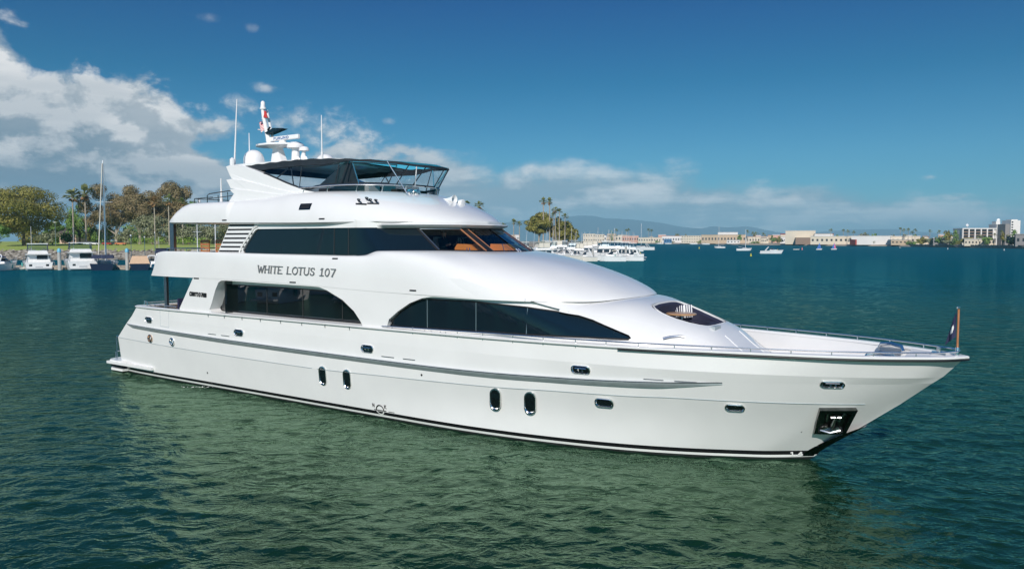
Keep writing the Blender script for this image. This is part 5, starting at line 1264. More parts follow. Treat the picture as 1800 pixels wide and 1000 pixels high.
        m=MB(); m.tube([(-L*.1,B*.2,z0+ch),(-L*.14,B*.2,z0+ch+4.5)],.03,5); m.build('aerial','white_plastic',t)
        m=MB(); m.box(-L*.28-.03,-L*.28+.12,-B*.30,B*.05,z0+.5,z0+ch-.15); m.build('cabin_door','boat_window',t,smooth=False)
        m=MB(); m.hexa([(L*.16,-B*.28,z0+.5),(L*.265,-B*.28,z0+.5),(L*.265,B*.28,z0+.5),(L*.16,B*.28,z0+.5),(L*.16,-B*.25,z0+ch-.1),(L*.20,-B*.25,z0+ch-.1),(L*.20,B*.25,z0+ch-.1),(L*.16,B*.25,z0+ch-.1)]); m.build('windscreen','boat_window',t,smooth=False)
        zt=z0+ch
        m=MB(); m.box(-L*.36,L*.20,-B*.42,B*.42,zt,zt+.09); m.build('coach_roof','boat_white',t,smooth=False)
        if fly:
            house(-L*.20,L*.12,B*.70,zt+.09,zt+.65,.0,.5,'flybridge')
            m=MB(); m.hexa([(-L*.20,-B*.35,zt+.6),(L*.08,-B*.33,zt+.6),(L*.08,B*.33,zt+.6),(-L*.20,B*.35,zt+.6),(-L*.20,-B*.32,zt+1.65),(L*.03,-B*.30,zt+1.65),(L*.03,B*.30,zt+1.65),(-L*.20,B*.32,zt+1.65)]); m.build('enclosure','vinyl' if canvas is None else canvas,t,smooth=False)
            m=MB(); 
            for x in (-L*.20,-L*.06,L*.05):
                for s in (-1,1): m.tube([(x,s*B*.345,zt+.55),(x,s*B*.315,zt+1.68)],.04,5)
            m.tube([(-L*.20,-B*.34,zt+1.0),(-L*.20,B*.34,zt+1.0)],.04,5); m.build('enclosure_frame','canvas_navy',t)
            m=MB(); m.box(-L*.23,L*.06,-B*.34,B*.34,zt+1.66,zt+1.78); m.build('bimini_top','boat_white' if canvas is None else canvas,t,smooth=False)
    elif style=='express':
        house(-L*.10,L*.38,B*.72,fb*.95,fb+.55,.2,2.0); 
        m=MB(); m.hexa([(-L*.02,-B*.34,fb+.5),(L*.14,-B*.26,fb+.5),(L*.14,B*.26,fb+.5),(-L*.02,B*.34,fb+.5),(-L*.06,-B*.30,fb+1.15),(L*.02,-B*.24,fb+1.15),(L*.02,B*.24,fb+1.15),(-L*.06,B*.30,fb+1.15)]); m.build('windscreen','boat_window',t,smooth=False)
        m=MB(); m.tube([(-L*.30,-B*.42,fb),(-L*.18,-B*.36,fb+1.5),(-L*.15,-B*.28,fb+1.75),(-L*.15,B*.28,fb+1.75),(-L*.18,B*.36,fb+1.5),(-L*.30,B*.42,fb)],.12,6); m.build('radar_arch','boat_white',t)
        if canvas: m=MB(); m.hexa([(-L*.28,-B*.36,fb+1.6),(L*.0,-B*.3,fb+1.25),(L*.0,B*.3,fb+1.25),(-L*.28,B*.36,fb+1.6),(-L*.26,-B*.33,fb+1.75),(0,-B*.28,fb+1.4),(0,B*.28,fb+1.4),(-L*.26,B*.33,fb+1.75)]); m.build('canopy',canvas,t,smooth=False)
        m=MB(); m.box(-L*.5-.5,-L*.5,-B*.4,B*.4,.25,.35); m.build('swim_platform','boat_white',t,smooth=False)
    elif style=='sail':
        house(-L*.12,L*.25,B*.55,fb*.95,fb+.5,.3,.8)
        for s in (-1,1):
            for i in range(3): m=MB(); m.box(-L*.05+i*L*.08,L*.0+i*L*.08,s*B*.25-.03,s*B*.25+.03,fb+.15,fb+.33); m.build('window','boat_window',t,smooth=False)
    elif style=='covered':
        m=MB(); m.hexa([(-L*.5+.05,-B*.48,fb*.9),(L*.3,-B*.42,fb*.95),(L*.3,B*.42,fb*.95),(-L*.5+.05,B*.48,fb*.9),(-L*.38,-B*.34,fb+1.5),(L*.1,-B*.25,fb+1.3),(L*.1,B*.25,fb+1.3),(-L*.38,B*.34,fb+1.5)]); m.build('cockpit_cover',canvas,t,smooth=False)
    elif style=='dinghy':
        m=MB(); m.tube([(-L*.5,-B*.4,.25),(L*.2,-B*.4,.28),(L*.45,0,.4),(L*.2,B*.4,.28),(-L*.5,B*.4,.25)],.2,8); m.build('tube','boat_cream',t)
    if mast:
        h,r=mast; m=MB(); m.tube([(L*.08,0,fb),(L*.08,0,h)],[r,r*.7],8); m.tube([(L*.08,-B*.33,h*.62),(L*.08,B*.33,h*.62)],.04,5); m.build('mast','white_plastic',t)
        m=MB(); m.tube([(L*.08,0,fb+1.1),(-L*.36,0,fb+1.0)],.10,6); m.build('boom','white_plastic',t)
        m=MB(); m.tube([(L*.07,0,fb+1.22),(-L*.35,0,fb+1.15)],[.24,.14],6); m.build('sail_cover',canvas or 'canvas_navy',t)
        m=MB(); 
        for a in ((L*.49,0,fb*1.3),(-L*.5,0,fb),(L*.08,-B*.45,fb),(L*.08,B*.45,fb)): m.tube([a,(L*.08,0,h*.985)],.018,3)
        m.build('rigging','steel_dull',t)
    if style!='dinghy':
        m=MB(); rp=[(-L/2+L*u,-bm_(u)*.94,shr(u)+.6) for u in lin(.45,.97,8)]; m.tube(rp+[(x,-y,z) for x,y,z in reversed(rp)],.03,5)
        for x,y,z in rp[::2]: m.tube([(x,y,z-.6),(x,y,z)],.025,4); m.tube([(x,-y,z-.6),(x,-y,z)],.025,4)
        m.build('bow_rail','steel',t)
    return t
def copy_tree(o,parent=None):
    c=o.copy(); C.objects.link(c); c.parent=parent
    for ch in list(o.children): copy_tree(ch,c)
    return c
HY=R(90)
boat('white motorboat with a blue stripe cut off by the left edge',3,147,9,3.4,R(55),'express',canvas='canvas_blue',fb=1.3)
boat('small tan inflatable dinghy between the leftmost boat and the cabin cruiser',34,150,3.4,1.6,R(10),'dinghy',cat='dinghy',name='dinghy',hull='boat_cream',fb=.4)
b1=boat('white cabin cruiser seen from astern with glazed flybridge, left of the blue-capped pile',67,152,11,5.2,R(92),'cruiser',fb=1.25,zs=1.25)
b2=boat('wide white trawler yacht seen from astern, between blue-capped pile and navy sailboat',141,153,12.5,5.8,R(95),'trawler',fb=1.55,zs=1.15)
b3=boat('navy blue sailing yacht seen from astern with tall white mast and navy cover',190,152,12,4.6,R(84),'sail','boat_navy',fb=1.3,cat='sailboat',name='sailing_yacht',canvas='canvas_navy',mast=(22.0,.17))
b3.location.x-=.5
m=MB(); m.tube([(-1.2,1.15,1.5),(.8,.12,21.4)],.10,6); m.build('furled_sail','canvas_cream',b3)
m=MB(); m.hexa([(-4.5,-2.0,2.3),(-1.5,-1.8,2.5),(-1.5,1.8,2.5),(-4.5,2.0,2.3),(-4.3,-1.8,2.9),(-1.8,-1.6,3.0),(-1.8,1.6,3.0),(-4.3,1.8,2.9)]); m.build('bimini_top','canvas_navy',b3,smooth=False)
boat('small navy motorboat under a tan canvas cover, right of the second pile',247,151,8,3.9,R(88),'covered','boat_navy',fb=1.3,canvas='canvas_tan')
boat('white boat with a navy bimini half hidden by the yacht stern overhang',289,176,9,3.6,R(70),'cruiser',canvas='canvas_navy',fb=1.1)
boat('white open boat behind the tan covered boat',272,160,6,2.4,R(60),'express',fb=.9)
boat('grey and white sloop seen under the yacht roof',347,190,9,3.2,R(80),'sail',fb=1.1,cat='sailboat',name='sailing_yacht',canvas='canvas_blue',mast=(13,.12))
boat('varnished wooden schooner hull seen through the upper aft deck',372,196,14,4,R(20),'sail','brown_wood',fb=2.2,cat='sailboat',name='sailing_yacht',canvas='canvas_cream',mast=(15,.14))
# dock, piles
def dock(label,px0,px1,Y,w=2.2,name='floating_dock'):
    a=at(px0,Y).x; b=at(px1,Y).x; m=MB(); m.box(a,b,Y-w/2,Y+w/2,.05,.5); 
    for k in range(int((b-a)/3)): m.box(a+k*3+.1,a+k*3+.4,Y-w/2-.06,Y-w/2,-.1,.4)
    o=m.build(name,'dock_wood',smooth=False); tag(o,label,'dock'); return o
dock('long floating dock behind the row of moored boats on the left',-60,300,162); dock('short finger dock beside the wide trawler yacht',95,119,150,1.6); dock('short finger dock between navy sailboat and tan covered boat',210,236,150,1.6)
def pile(label,px,Y,h,r=.33,grp='dock piles',cap='pile_cap'):
    c=at(px,Y); t=bpy.data.objects.new('dock_pile',None); C.objects.link(t); t.location=(c.x,Y,0); tag(t,label,'pile',grp)
    m=MB(); m.lathe([(r*.95,-.5),(r,0),(r*.97,h)],(0,0,0),14); m.build('post','pile_grey',t)
    m=MB(); m.lathe([(r*1.08,h-.45),(r*1.08,h),(r*.5,h+.28),(0,h+.34)],(0,0,0),14); m.build('cap',cap,t)
pile('thick pile with pale blue cap left of the wide trawler yacht',105,148,4.0); pile('thick pile with pale blue cap left of the tan covered boat',224,148,4.0); 
m=MB(); m.lathe([(0,-.6),(.28,-.5),(.34,0),(.3,.5),(.12,.75),(0,.8)],(0,0,0),14); o=m.build('fender','fender_teal'); o.location=at(20,148,.9); tag(o,'teal inflatable fender hanging at the bow of the tan dinghy','fender')
# ---- middle marina point
def landM():
    m=MB(); a=at(780,380).x; b=at(1118,380).x
    m.grid(lambda s,k:((a+(b-a)*s),(380 if k==0 else 384 if k<.1 else 384+420*k),-1 if k==0 else 2.6+.8*k),lin(0,1,20),[0,.01,.3,1.0]); o=m.build('ground','sand_ground'); tag(o,kind='structure')
landM()
tree('broad brown-green fig tree with forked trunk left of the distant mountain',946,400,429,374,58,'leaf_ficus','bark_pale',n=7200,size=0.46,shape='round',crownlow=.33,depth=.7,trunkpx=947,name='fig_tree')
tree('brown-green tree clump just right of the broad fig tree',983,405,429,383,46,'leaf_ficus',n=5200,size=0.46,crownlow=.12,depth=.7)
tree('lower brown-green tree sloping down towards the mountain',1002,407,429,394,30,'leaf_ficus',n=2600,size=0.46,crownlow=.08,depth=.7)
tree('low brown-green tree clump showing over the yacht visor',838,398,429,364,38,'leaf_ficus',n=3600,size=0.45,crownlow=.1)
for i,(px,yt,r) in enumerate([(820,355,8),(843,356,8),(955,350,6.5),(966,350,6.5),(976,365,6.5),(983,368,6),(972,375,5),(993,377,6),(903,387,6),(913,391,5),(885,393,4)]):
    lb=['left fan palm of the pair over the yacht visor','right fan palm of the pair over the yacht visor','tallest palm left of the twin tops above the broad fig tree','right one of the twin palm tops above the broad fig tree','fan palm stepping down right of the twin tops','fan palm right of and below the stepping palm','short palm squeezed between fig tree and palm group','fan palm rising from the clump nearest the mountain','slender palm left of the broad fig tree','short feathery palm next to the slender palm','tiny palm at the tip of the pilothouse brow'][i]
    palm(lb,px,398,429,yt,r,dead=r>6)
# ---- boats of the middle marina
MG='boats moored at the middle marina'
mm=[('white flybridge cruiser bow-on beside the pilothouse windscreen',948,205,13,4.4,R(200),'cruiser',1.5),
('white sport cruiser with radar arch below the broad fig tree',985,212,12,4.2,R(190),'express',1.4),
('white cruiser with arch behind the sport cruiser',1003,232,12,4.2,R(185),'cruiser',1.4),
('long white motor yacht at the outer berth of the middle marina',1062,222,15,4.8,R(184),'cruiser',1.7),
('white trawler in the second row left of the long motor yacht',1027,240,12,4.4,R(186),'trawler',1.5),
('white flybridge yacht in the second row behind the long motor yacht',1078,250,13,4.5,R(182),'cruiser',1.6),
('small white runabout with orange lifebuoy at the tip of the dock',1112,219,6.5,2.4,R(175),'express',1.0),
('white boat third row behind the fig tree foot',985,270,12,4.2,R(178),'trawler',1.5),
('cream trawler third row below the salmon building',1050,280,13,4.4,R(182),'trawler',1.6),
('white cruiser third row nearest the salmon building',1085,285,12,4.4,R(176),'cruiser',1.5),
('white motorboat lying off the far end of the marina',1129,480,15,4.6,R(200),'express',1.6),
('white flybridge boat fourth row behind the trawlers',1020,310,12,4.2,R(178),'cruiser',1.5),
('pale grey-green ketch hull fourth row',1040,335,13,4.2,R(178),'trawler',1.5),
('small white cabin boat between the two outer cruisers',1028,214,7,2.6,R(188),'express',1.0),
('white cruiser partly hidden by the yacht brow',915,215,12,4.2,R(200),'cruiser',1.4)]
mm+=[('white flybridge yacht bow tucked behind the pilothouse windscreen foot',962,222,13,4.4,R(186),'cruiser',1.7),
('white trawler with cream canvas behind the sport cruiser',975,248,12,4.4,R(184),'trawler',1.7),
('tall white flybridge yacht just left of the long motor yacht',1040,262,14,4.6,R(182),'cruiser',1.9),
('white cruiser fifth row in front of the cream apartment block',1060,330,13,4.4,R(180),'cruiser',1.8),
('white trawler fifth row left of the cream apartment block',1004,330,13,4.4,R(180),'trawler',1.8),
('low white sport boat moored before the outer cruisers',1075,214,8,3,R(186),'express',1.1),
('white cruiser fourth row at the right end of the dock',1098,300,12,4.2,R(178),'cruiser',1.5),
('white trawler third row in front of the fig trunk',955,285,12,4.2,R(180),'trawler',1.7)]
mm+=[(f'small white boat in the middle marina, {b}',px,Y,9,3.2,R(r),st,1.2) for a,b,px,Y,r,st in (
('left','right beside the pilothouse glass',932,236,188,'cruiser'),('left','half hidden by the yacht brow',958,212,184,'express'),('left','under the slender palms',920,262,178,'trawler'),
('central','in front of the fig trunk',972,228,176,'cruiser'),('central','between the trawlers',996,262,182,'express'),('central','right of the fig tree group foot',1015,224,186,'cruiser'),
('right','before the cream apartment block',1035,292,180,'cruiser'),('right','nearest the dock pile',1094,236,182,'trawler'),('right','behind the lifebuoy runabout',1108,252,178,'cruiser'),('right','under the salmon building',1090,270,184,'express'))]
for i,(l,px,Y,L,B,rz,st,fb) in enumerate(mm):
    b=boat(l,px,Y,L,B,rz,st,['boat_white','boat_cream','boat_white','boat_white'][i%4] if 'cream' not in l else 'boat_cream',MG,fb=fb,fly=(i%3!=2 or i<8),canvas=None if i%4 else 'canvas_cream',zs=1.22)
for px,Y,h in ((1068,260,13),(1083,300,16),(1108,330,18),(1150,700,20)): pass
dock('floating dock in front of the outer middle marina boats',990,1118,226,2); dock('second floating dock of the middle marina',940,1100,262,2)
pile('grey pile standing at the outer end of the middle marina dock',1100,221,4.0,.35,'middle marina piles','pile_grey'); pile('grey pile between the outer cruisers of the middle marina',1042,218,3.4,.3,'middle marina piles','pile_grey')
def thinmast(label,px,Y,yt,r=.12):
    b=boat(label,px,Y,10,3,R(180),'sail',group=MG,cat='sailboat',name='sailing_yacht',fb=1.1,mast=(zat(yt,Y),r))
thinmast('sailboat with a slim pale mast in front of the mountain',1083,345,401); thinmast('sailboat with the taller dark mast in front of the mountain',1129,520,393,.16); thinmast('sailboat with a thin mast left of the salmon building',1073,350,404)
for l,px,Y,yt in (('sailboat mast just right of the fig tree group',1008,300,402),('sailboat mast before the cream apartment block',1031,320,408),('sailboat mast between cream block and salmon building',1054,360,400),('sailboat mast in front of the salmon building, left edge',1096,380,406),('sailboat mast in front of the salmon building, right edge',1115,420,408)): thinmast(l,px,Y,yt,.09)
# ---- far right shore
SH=[(800,2600),(1000,2150),(1130,1672),(1300,1158),(1450,940),(1560,836),(1680,680),(1800,579),(1900,520),(2100,430)]
def shoreY(px):
    for (a,ya),(b,yb) in zip(SH,SH[1:]):
        if a<=px<=b: return ya+(yb-ya)*(px-a)/(b-a)
    return SH[0][1] if px<SH[0][0] else SH[-1][1]
m=MB()
def gf(px,k):
    Y=shoreY(px)
    Yk=Y+(0,6,30,120,600,3200)[k]; return (*at(px,Yk).xy,(-1,1.6,2.0,2.2,2.5,6)[k])
m.grid(gf,lin(800,2100,80),list(range(6))); o=m.build('far_shore','sand_ground'); tag(o,kind='structure')
m=MB(); 
m.grid(lambda px,k:(lambda Y:(at(px,Y).x,Y-3+k*8+2*noise.noise(Vector((px*.21,k*3,0))),-.5+3.0*k+.9*noise.noise(Vector((px*.4,k*4,5)))))(shoreY(px)),lin(1600,2050,500),lin(0,1,5)); o=m.build('far_rocks','rocks',smooth=False); tag(o,kind='structure')
def building(label,px0,px1,yt,yb,dY,wall,roof='roof_grey',wins=(0,0),depth=25,roofh=.0,ws=.42,hs=.26,name='waterfront_building',wm='window_dark',parapet=.4):
    Y=shoreY((px0+px1)/2)+dY; x0=at(px0,Y).x; x1=at(px1,Y).x; z1=zat(yt,Y); z0=1.5
    t=bpy.data.objects.new(name,None); C.objects.link(t); t.location=((x0+x1)/2,Y,z0); t.rotation_euler=(0,0,-math.atan((x0+x1)/2/Y)*.95); w=(x1-x0)/2/math.cos(math.atan((x0+x1)/2/Y))**.0*math.hypot(1,(x0+x1)/2/Y)**-1*1.0+.6; h=z1-z0; tag(t,label,'building')
    m=MB(); m.box(-w,w,0,depth,0,h); m.build('wall',wall,t,smooth=False)
    m=MB(); m.box(-w-.4,w+.4,-.5,depth+.4,h,h+max(.35,roofh*0+parapet)); 
    if roofh: m.hexa([(-w-.5,-.7,h+.4),(w+.5,-.7,h+.4),(w+.5,depth,h+.4),(-w-.5,depth,h+.4),(-w*.97,depth*.4,h+roofh),(w*.97,depth*.4,h+roofh),(w*.97,depth*.6,h+roofh),(-w*.97,depth*.6,h+roofh)])
    m.build('roof',roof,t,smooth=False)
    nx,nz=wins
    for i in range(nx):
        for j in range(nz):
            cx=-w+(i+.5)*2*w/nx; cz=(j+.5)*h/nz+.05*h; a=2*w/nx*ws/2; b=h/nz*hs/2
            m=MB(); m.box(cx-a,cx+a,-.12,.05,cz-b,cz+b); m.build('window',wm,t,smooth=False)
    return t
BL=[('cream apartment block right of the fig tree group',1025,1046,411,424,60,'wall_cream','roof_grey',(5,2)),
('low cream block with dark openings beside the first apartment block',1046,1062,412,424,50,'wall_cream','roof_grey',(4,2)),
('tan block in front of the mountain, left of the salmon building',1068,1082,411,424,90,'wall_tan','roof_grey',(3,2)),
('cream wide low block behind the salmon building',1082,1096,413,424,60,'wall_cream','roof_grey',(3,1)),
('salmon building with tall window strips behind the middle marina',1094,1122,414.5,426,-60,'wall_salmon','wall_white',(7,1)),
('long low pale building right of the salmon building',1122,1166,417.5,427,30,'wall_cream','roof_grey',(10,1)),
('building with a long dark red roof behind the marina',1164,1199,415,427,60,'wall_white','roof_red',(8,1)),
('small blue building under the red roof',1168,1180,420,428,10,'blue_wall','wall_white',(3,1)),
('four-storey cream hotel block right of the red roof',1198,1231,414.5,427,10,'wall_cream','wall_cream',(8,3)),
('long tan exhibition hall with blue front',1233,1310,413,425,40,'wall_tan','wall_tan',(14,1)),
('low blue glazed pavilion before the tan exhibition hall',1238,1277,421,426.5,10,'blue_wall','wall_white',(6,1)),
('white low pavilion right of the blue glazed one',1278,1300,422,427,10,'wall_white','roof_grey',(4,1)),
('hazy pale domed hall behind the tan exhibition hall',1262,1296,408.5,424,500,'wall_white','wall_white',(0,0)),
('low scattered pale houses left of the big cream hall',1312,1350,416,426,60,'wall_cream','roof_red',(8,1)),
('big windowless cream hall, tallest on the middle shore',1381,1432,405.8,428,15,'wall_cream','wall_white',(0,0)),
('brown-fronted annex against the big cream hall',1399,1425,418,429,0,'brown_wall','wall_tan',(0,0)),
('low cream wing right of the big cream hall',1425,1498,415.5,429.5,10,'wall_cream','wall_white',(9,1)),
('cream upper block behind the low cream wing',1432,1462,411,425,60,'wall_white','roof_grey',(4,1)),
('plain white warehouse with two dark red doors',1497,1566,415,430.5,5,'wall_white','wall_white',(0,0)),
('low white market roof right of the white warehouse',1566,1616,415.5,425,30,'wall_cream','wall_white',(6,1)),
('open-sided white low terrace near the rocks',1567,1600,421.5,430,5,'wall_tan','wall_white',(5,1)),
('long flat white pier restaurant roof',1641,1696,418.5,424,25,'wall_grey','wall_white',(10,1)),
('low white restaurant under the hotel',1696,1748,420.5,430,10,'wall_cream','wall_white',(9,1)),
('grey weathered boathouse at the right edge',1786,1812,412,434,5,'wall_grey','roof_grey',(3,1))]
for b in BL: building(*b)
w=bpy.data.objects
for px in (1498.8,1559):
    pass
def door(px,y0,y1,label):
    Y=shoreY(1531)+4.5; m=MB(); x=at(px,Y).x; m.box(x-.8,x+.8,Y-(6 if px<1530 else -4),Y+(8),1.5,zat(y0,Y)); o=m.build('loading_door','roof_red',smooth=False)
    par=[q for q in C.objects if q.get('label')=='plain white warehouse with two dark red doors'][0]; o.parent=par; o.matrix_parent_inverse=(Matrix.Translation(par.location)@par.rotation_euler.to_matrix().to_4x4()).inverted()
door(1500.5,421,430,''); door(1558,421,430,'')
# hotel with balcony bays and its tower
def hotel():
    Y=shoreY(1725)+60; x0=at(1692,Y).x; x1=at(1753,Y).x; z1=zat(401,Y); z0=1.5; h=z1-z0; t=bpy.data.objects.new('hotel',None); C.objects.link(t); t.location=((x0+x1)/2,Y,z0); tag(t,'white five-storey hotel with dark balcony bays and roof tower, right shore','building'); w=(x1-x0)/2
    m=MB(); m.box(-w,w,1.4,16,0,h); m.build('wall','wall_white',t,smooth=False)
    m=MB(); m.box(-w-.2,w+.2,-.1,16.2,h-.9,h); m.build('roof','wall_white',t,smooth=False)
    for i in range(6):
        x=-w+i*2*w/5.7; m=MB(); m.box(x-.55,x+.55,0,1.5,0,h); m.build('pier','wall_white',t,smooth=False)
    for i in range(5):
        for j in range(5):
            a=-w+i*2*w/5.7+.6; b=-w+(i+1)*2*w/5.7-.6; z=h-1.2-(j+1)*2.75; f=MB(); f.box(a,b,.9,1.45,z+.9,z+2.6); g=f.build('window','window_dark',t,smooth=False)
            f=MB(); f.box(a,b,.15,.3,z,z+.85); f.build('balcony','brown_wall',g,smooth=False)
    m=MB(); xt0=at(1751,Y).x-t.location.x; xt1=at(1763,Y).x-t.location.x; m.box(xt0,xt1,0,12,0,zat(394,Y)-z0); m.box(xt0+1,xt1-1.5,3,9,0,zat(389,Y)-z0); m.build('tower','wall_white',t,smooth=False)
    m=MB(); c=Vector((xt1-2.2,4,zat(387,Y)-z0)); m.lathe([(0,-.2),(1.0,-.1),(1.6,.4)],c,12,0,'y'); m.tube([c-Vector((0,0,2.5)),c],.12,5); m.tube([(xt0+2,4,zat(389,Y)-z0),(xt0+2,4,zat(385,Y)-z0)],.1,5); m.build('dish','white_plastic',t)
    m=MB(); c=Vector((at(1704,Y).x-t.location.x,4,zat(396,Y)-z0)); m.lathe([(0,-.2),(.9,-.1),(1.4,.35)],c,12,0,'y'); m.tube([c-Vector((0,0,2.8)),c],.1,5); m.build('dish','white_plastic',t)
hotel()
def tower():
    Y=shoreY(1780)+40; x0=at(1768,Y).x; x1=at(1792,Y).x; z0=1.5; h=zat(387.5,Y)-z0; t=bpy.data.objects.new('apartment_tower',None); C.objects.link(t); t.location=((x0+x1)/2,Y,z0); w=(x1-x0)/2; tag(t,'tall white apartment tower with grey shaded side at the right edge','building')
    m=MB(); m.box(-w*.38,w,0,12,0,h); m.box(-w*.2,w*.7,1,8,h,h+.8); m.build('wall','wall_white',t,smooth=False); m=MB(); m.box(-w,-w*.38,1.5,12,0,h*.86); m.build('side_wing','wall_grey',t,smooth=False)
    for j in range(8): m=MB(); m.box(-w*.30,-w*.05,-.1,.1,h-2-j*2.2,h-.9-j*2.2); m.build('window','window_dark',t,smooth=False)
tower()
rh=np.random.default_rng(21); cn={}
def whr(px):
    L=[('left of the big cream hall',1310,1380),('behind the low cream wing',1425,1497),('behind the white warehouse',1497,1570),('behind the flat pier restaurant',1590,1692),('right of the salmon building',1094,1165),('by the red roof',1165,1240),('behind the tan exhibition hall',1240,1310),('right of the fig tree group',1010,1094),('left of the fig tree group',890,940)]
    for l,a,b in L:
        if a<=px<b: return l
ORD=['first','second','third','fourth','fifth','sixth','seventh','eighth','ninth','tenth']
for i,px in enumerate(sorted(float(v) for v in rh.uniform(892,1690,64))):
    wl=whr(px)
    if wl is None: continue
    k=cn.get(wl,0); cn[wl]=k+1
    wcol=['wall_white','wall_cream','wall_tan','wall_salmon'][i%4]; rcol=['roof_grey','roof_red','wall_white'][i%3]
    if k>=10: continue
    nm_=['white','cream','tan','salmon'][i%4]; rn=['grey','red','white'][i%3]; w_=float(rh.uniform(5,13)); yt=float(rh.uniform(412,419))
    building(f"small {nm_} house with {rn} roof, {ORD[k]} from the left {wl}",px-w_/2,px+w_/2,yt,428,float(rh.uniform(60,420)) if 1310<px or px<1165 else float(rh.uniform(120,420)),wcol,rcol,(3,1),depth=12,roofh=1.5*(i%2),name='small_house')
# trees and palms of the far right shore
FT='trees along the far right shore'
rr=np.random.default_rng(11)
far=[(1370,416,430,14),(1190,410,424,10),(1206,411,424,10),(1330,410,427,14),(1345,412,428,10),(1358,414,428,10),(1516,421.5,430,14),(1456,413,424,16),(1520,409,418,18),(1537,410,418,12),(1655,412,432,22),(1665,404,431,16),(1680,405,431,18),(1640,418,432,24),(1700,417,431,22),(1722,410,430,14),(1675,421,433,40),(1735,415,430,20),(1620,417,431,20),(1590,412,424,14),(1762,405,433,9),(1772,409,433,12),(1783,403,433,14),(1607,411,420,10),(1569,412,422,8),(1075,405,424,8),(1040,415,426,10),(1055,416,425,10),(1300,412,424,8),(1472,412,424,8)]
def where(px):
    L=[('right of the salmon building',1094,1160),('by the red roof',1160,1240),('by the tan exhibition hall',1240,1320),('left of the big cream hall',1320,1380),('by the low cream wing',1380,1497),('by the white warehouse',1497,1570),('by the white market roof',1570,1635),('left of the five-storey hotel',1635,1692),('before the five-storey hotel',1692,1765),('before the white apartment tower',1765,1900),('right of the fig tree group',900,1094)]
    return [l for l,a,b in L if a<=px<b][0]
cnt={}
for i,(px,yt,yb,w) in enumerate(sorted(far)):
    Y=shoreY(px)+(12 if yb>428 else 90); wl=where(px); k=cnt.get(wl,0); cnt[wl]=k+1
    tree(f'{ORD[k]} tree from the left {wl}, far shore',px,Y,yb,yt,w,['leaf_ficus','leaf_olive','leaf_green'][i%3],n=260+int(w*14),size=.9 if Y>700 else .6,group=FT,zbase=1.8,crownlow=.15)
pal=[(1140,403),(1145,404),(1083,403),(1101,404),(1105,403),(1314,406),(1323,409),(1328,409),(1341,410),(1482,404),(1490,405),(1500,407),(1460,403),(1582,401),(1588,403),(1596,402.5),(1608,403),(1603,407),(1634,405),(1650,406),(1760,406),(1748,411)]
cnt={}
for px,yt in sorted(pal):
    Y=shoreY(px)+25; wl=where(px); k=cnt.get(wl,0); cnt[wl]=k+1
    adj=ORD[k]
    palm(f'{adj} small fan palm from the left {wl}',px,Y,430,yt,3.2,dead=False,group='small palms on the far shore',zbase=1.8)
rb=np.random.default_rng(9); cnt={}
for i,px in enumerate(sorted(float(v) for v in rb.uniform(900,1790,46))):
    wl=where(px); k=cnt.get(wl,0); cnt[wl]=k+1
    if k>=8: continue
    Y=shoreY(px)+float(rb.uniform(4,60)); yt=zat(0,1) ; hgt=float(rb.uniform(3,6.5))
    y_top=424+(CAMH-1.8-hgt)/Y*FPX
    tree(f"{ORD[k]} low shrub from the left {wl}, near the water",px,Y,430,y_top,float(rb.uniform(6,16)),['leaf_ficus','leaf_olive','leaf_green'][i%3],n=220,size=.8 if Y>700 else .5,group='shrubs along the far shore',zbase=1.7,crownlow=.0,cat='shrub',name='shrub')
# ---- boats and buoys out on the water
OW='boats out on the open bay'
boat('white sloop at anchor with bare mast, left one of the two',1265,620,9,3,R(170),'sail',group=OW,cat='sailboat',name='sailing_yacht',fb=1.2,mast=(zat(398,620),.14))
boat('white sloop at anchor with bare mast, right and nearer one of the two',1308,455,9,3.0,R(5),'sail',group=OW,cat='sailboat',name='sailing_yacht',fb=1.2,mast=(zat(403,455),.12))
boat('white and dark-hulled motorboat under way on the open bay',1357,345,10,3.4,R(-8),'express','boat_white',OW,fb=1.3,cat='speedboat',name='speedboat')
boat('small white rowing boat lying on the open bay',1400,500,4,1.6,R(5),'dinghy',group=OW,cat='dinghy',name='dinghy',fb=.4)
for px,w,lab in ((1160,430,'white launch below the red roof'),(1174,430,'second white launch below the red roof'),(1219,430,'white launch below the cream hotel block'),(1240,430,'low white boat below the blue pavilion')):
    boat(lab,px,shoreY(px)-60,14,4,R(180),'express',group=OW,fb=1.6)
def dinghysail(label,px,Y,cols):
    b=boat(label,px,Y,4,1.5,R(15),'none',group=OW,cat='sailing dinghy',name='sailing_dinghy',fb=.6)
    for i,c in enumerate(cols): m=MB(); m.prism([(-1.5+i*1.7,.8),(.1+i*1.2,.8),(.15,4.6)],lambda x,z:(x,-.02,z),lambda x,z:(x,.02,z)); m.build('sail',c,b,smooth=False)
mat('sail_blue',(.06,.16,.45),.8); mat('sail_pink',(.75,.15,.30),.8)
dinghysail('tiny sailing dinghy with blue sail',1440,500,['sail_blue','sail_blue']); dinghysail('tiny sailing dinghy with blue and pink sails',1466,510,['sail_blue','sail_pink'])
mat('buoy_yellow',(.75,.62,.05),.5); mat('buoy_pink',(.75,.25,.25),.5)
def buoy(label,px,y,c,s=1.0):
    s*=.62; Y=FPX*CAMH/(y-424)*.99; m=MB(); m.lathe([(0,-.3*s),(.45*s,-.2*s),(.5*s,.15*s),(.25*s,.35*s),(.2*s,1.1*s),(.28*s,1.2*s),(0,1.5*s)],(0,0,0),14); o=m.build('buoy',c); p=at(px,Y); o.location=(p.x,Y,0); tag(o,label,'buoy','buoys on the bay')
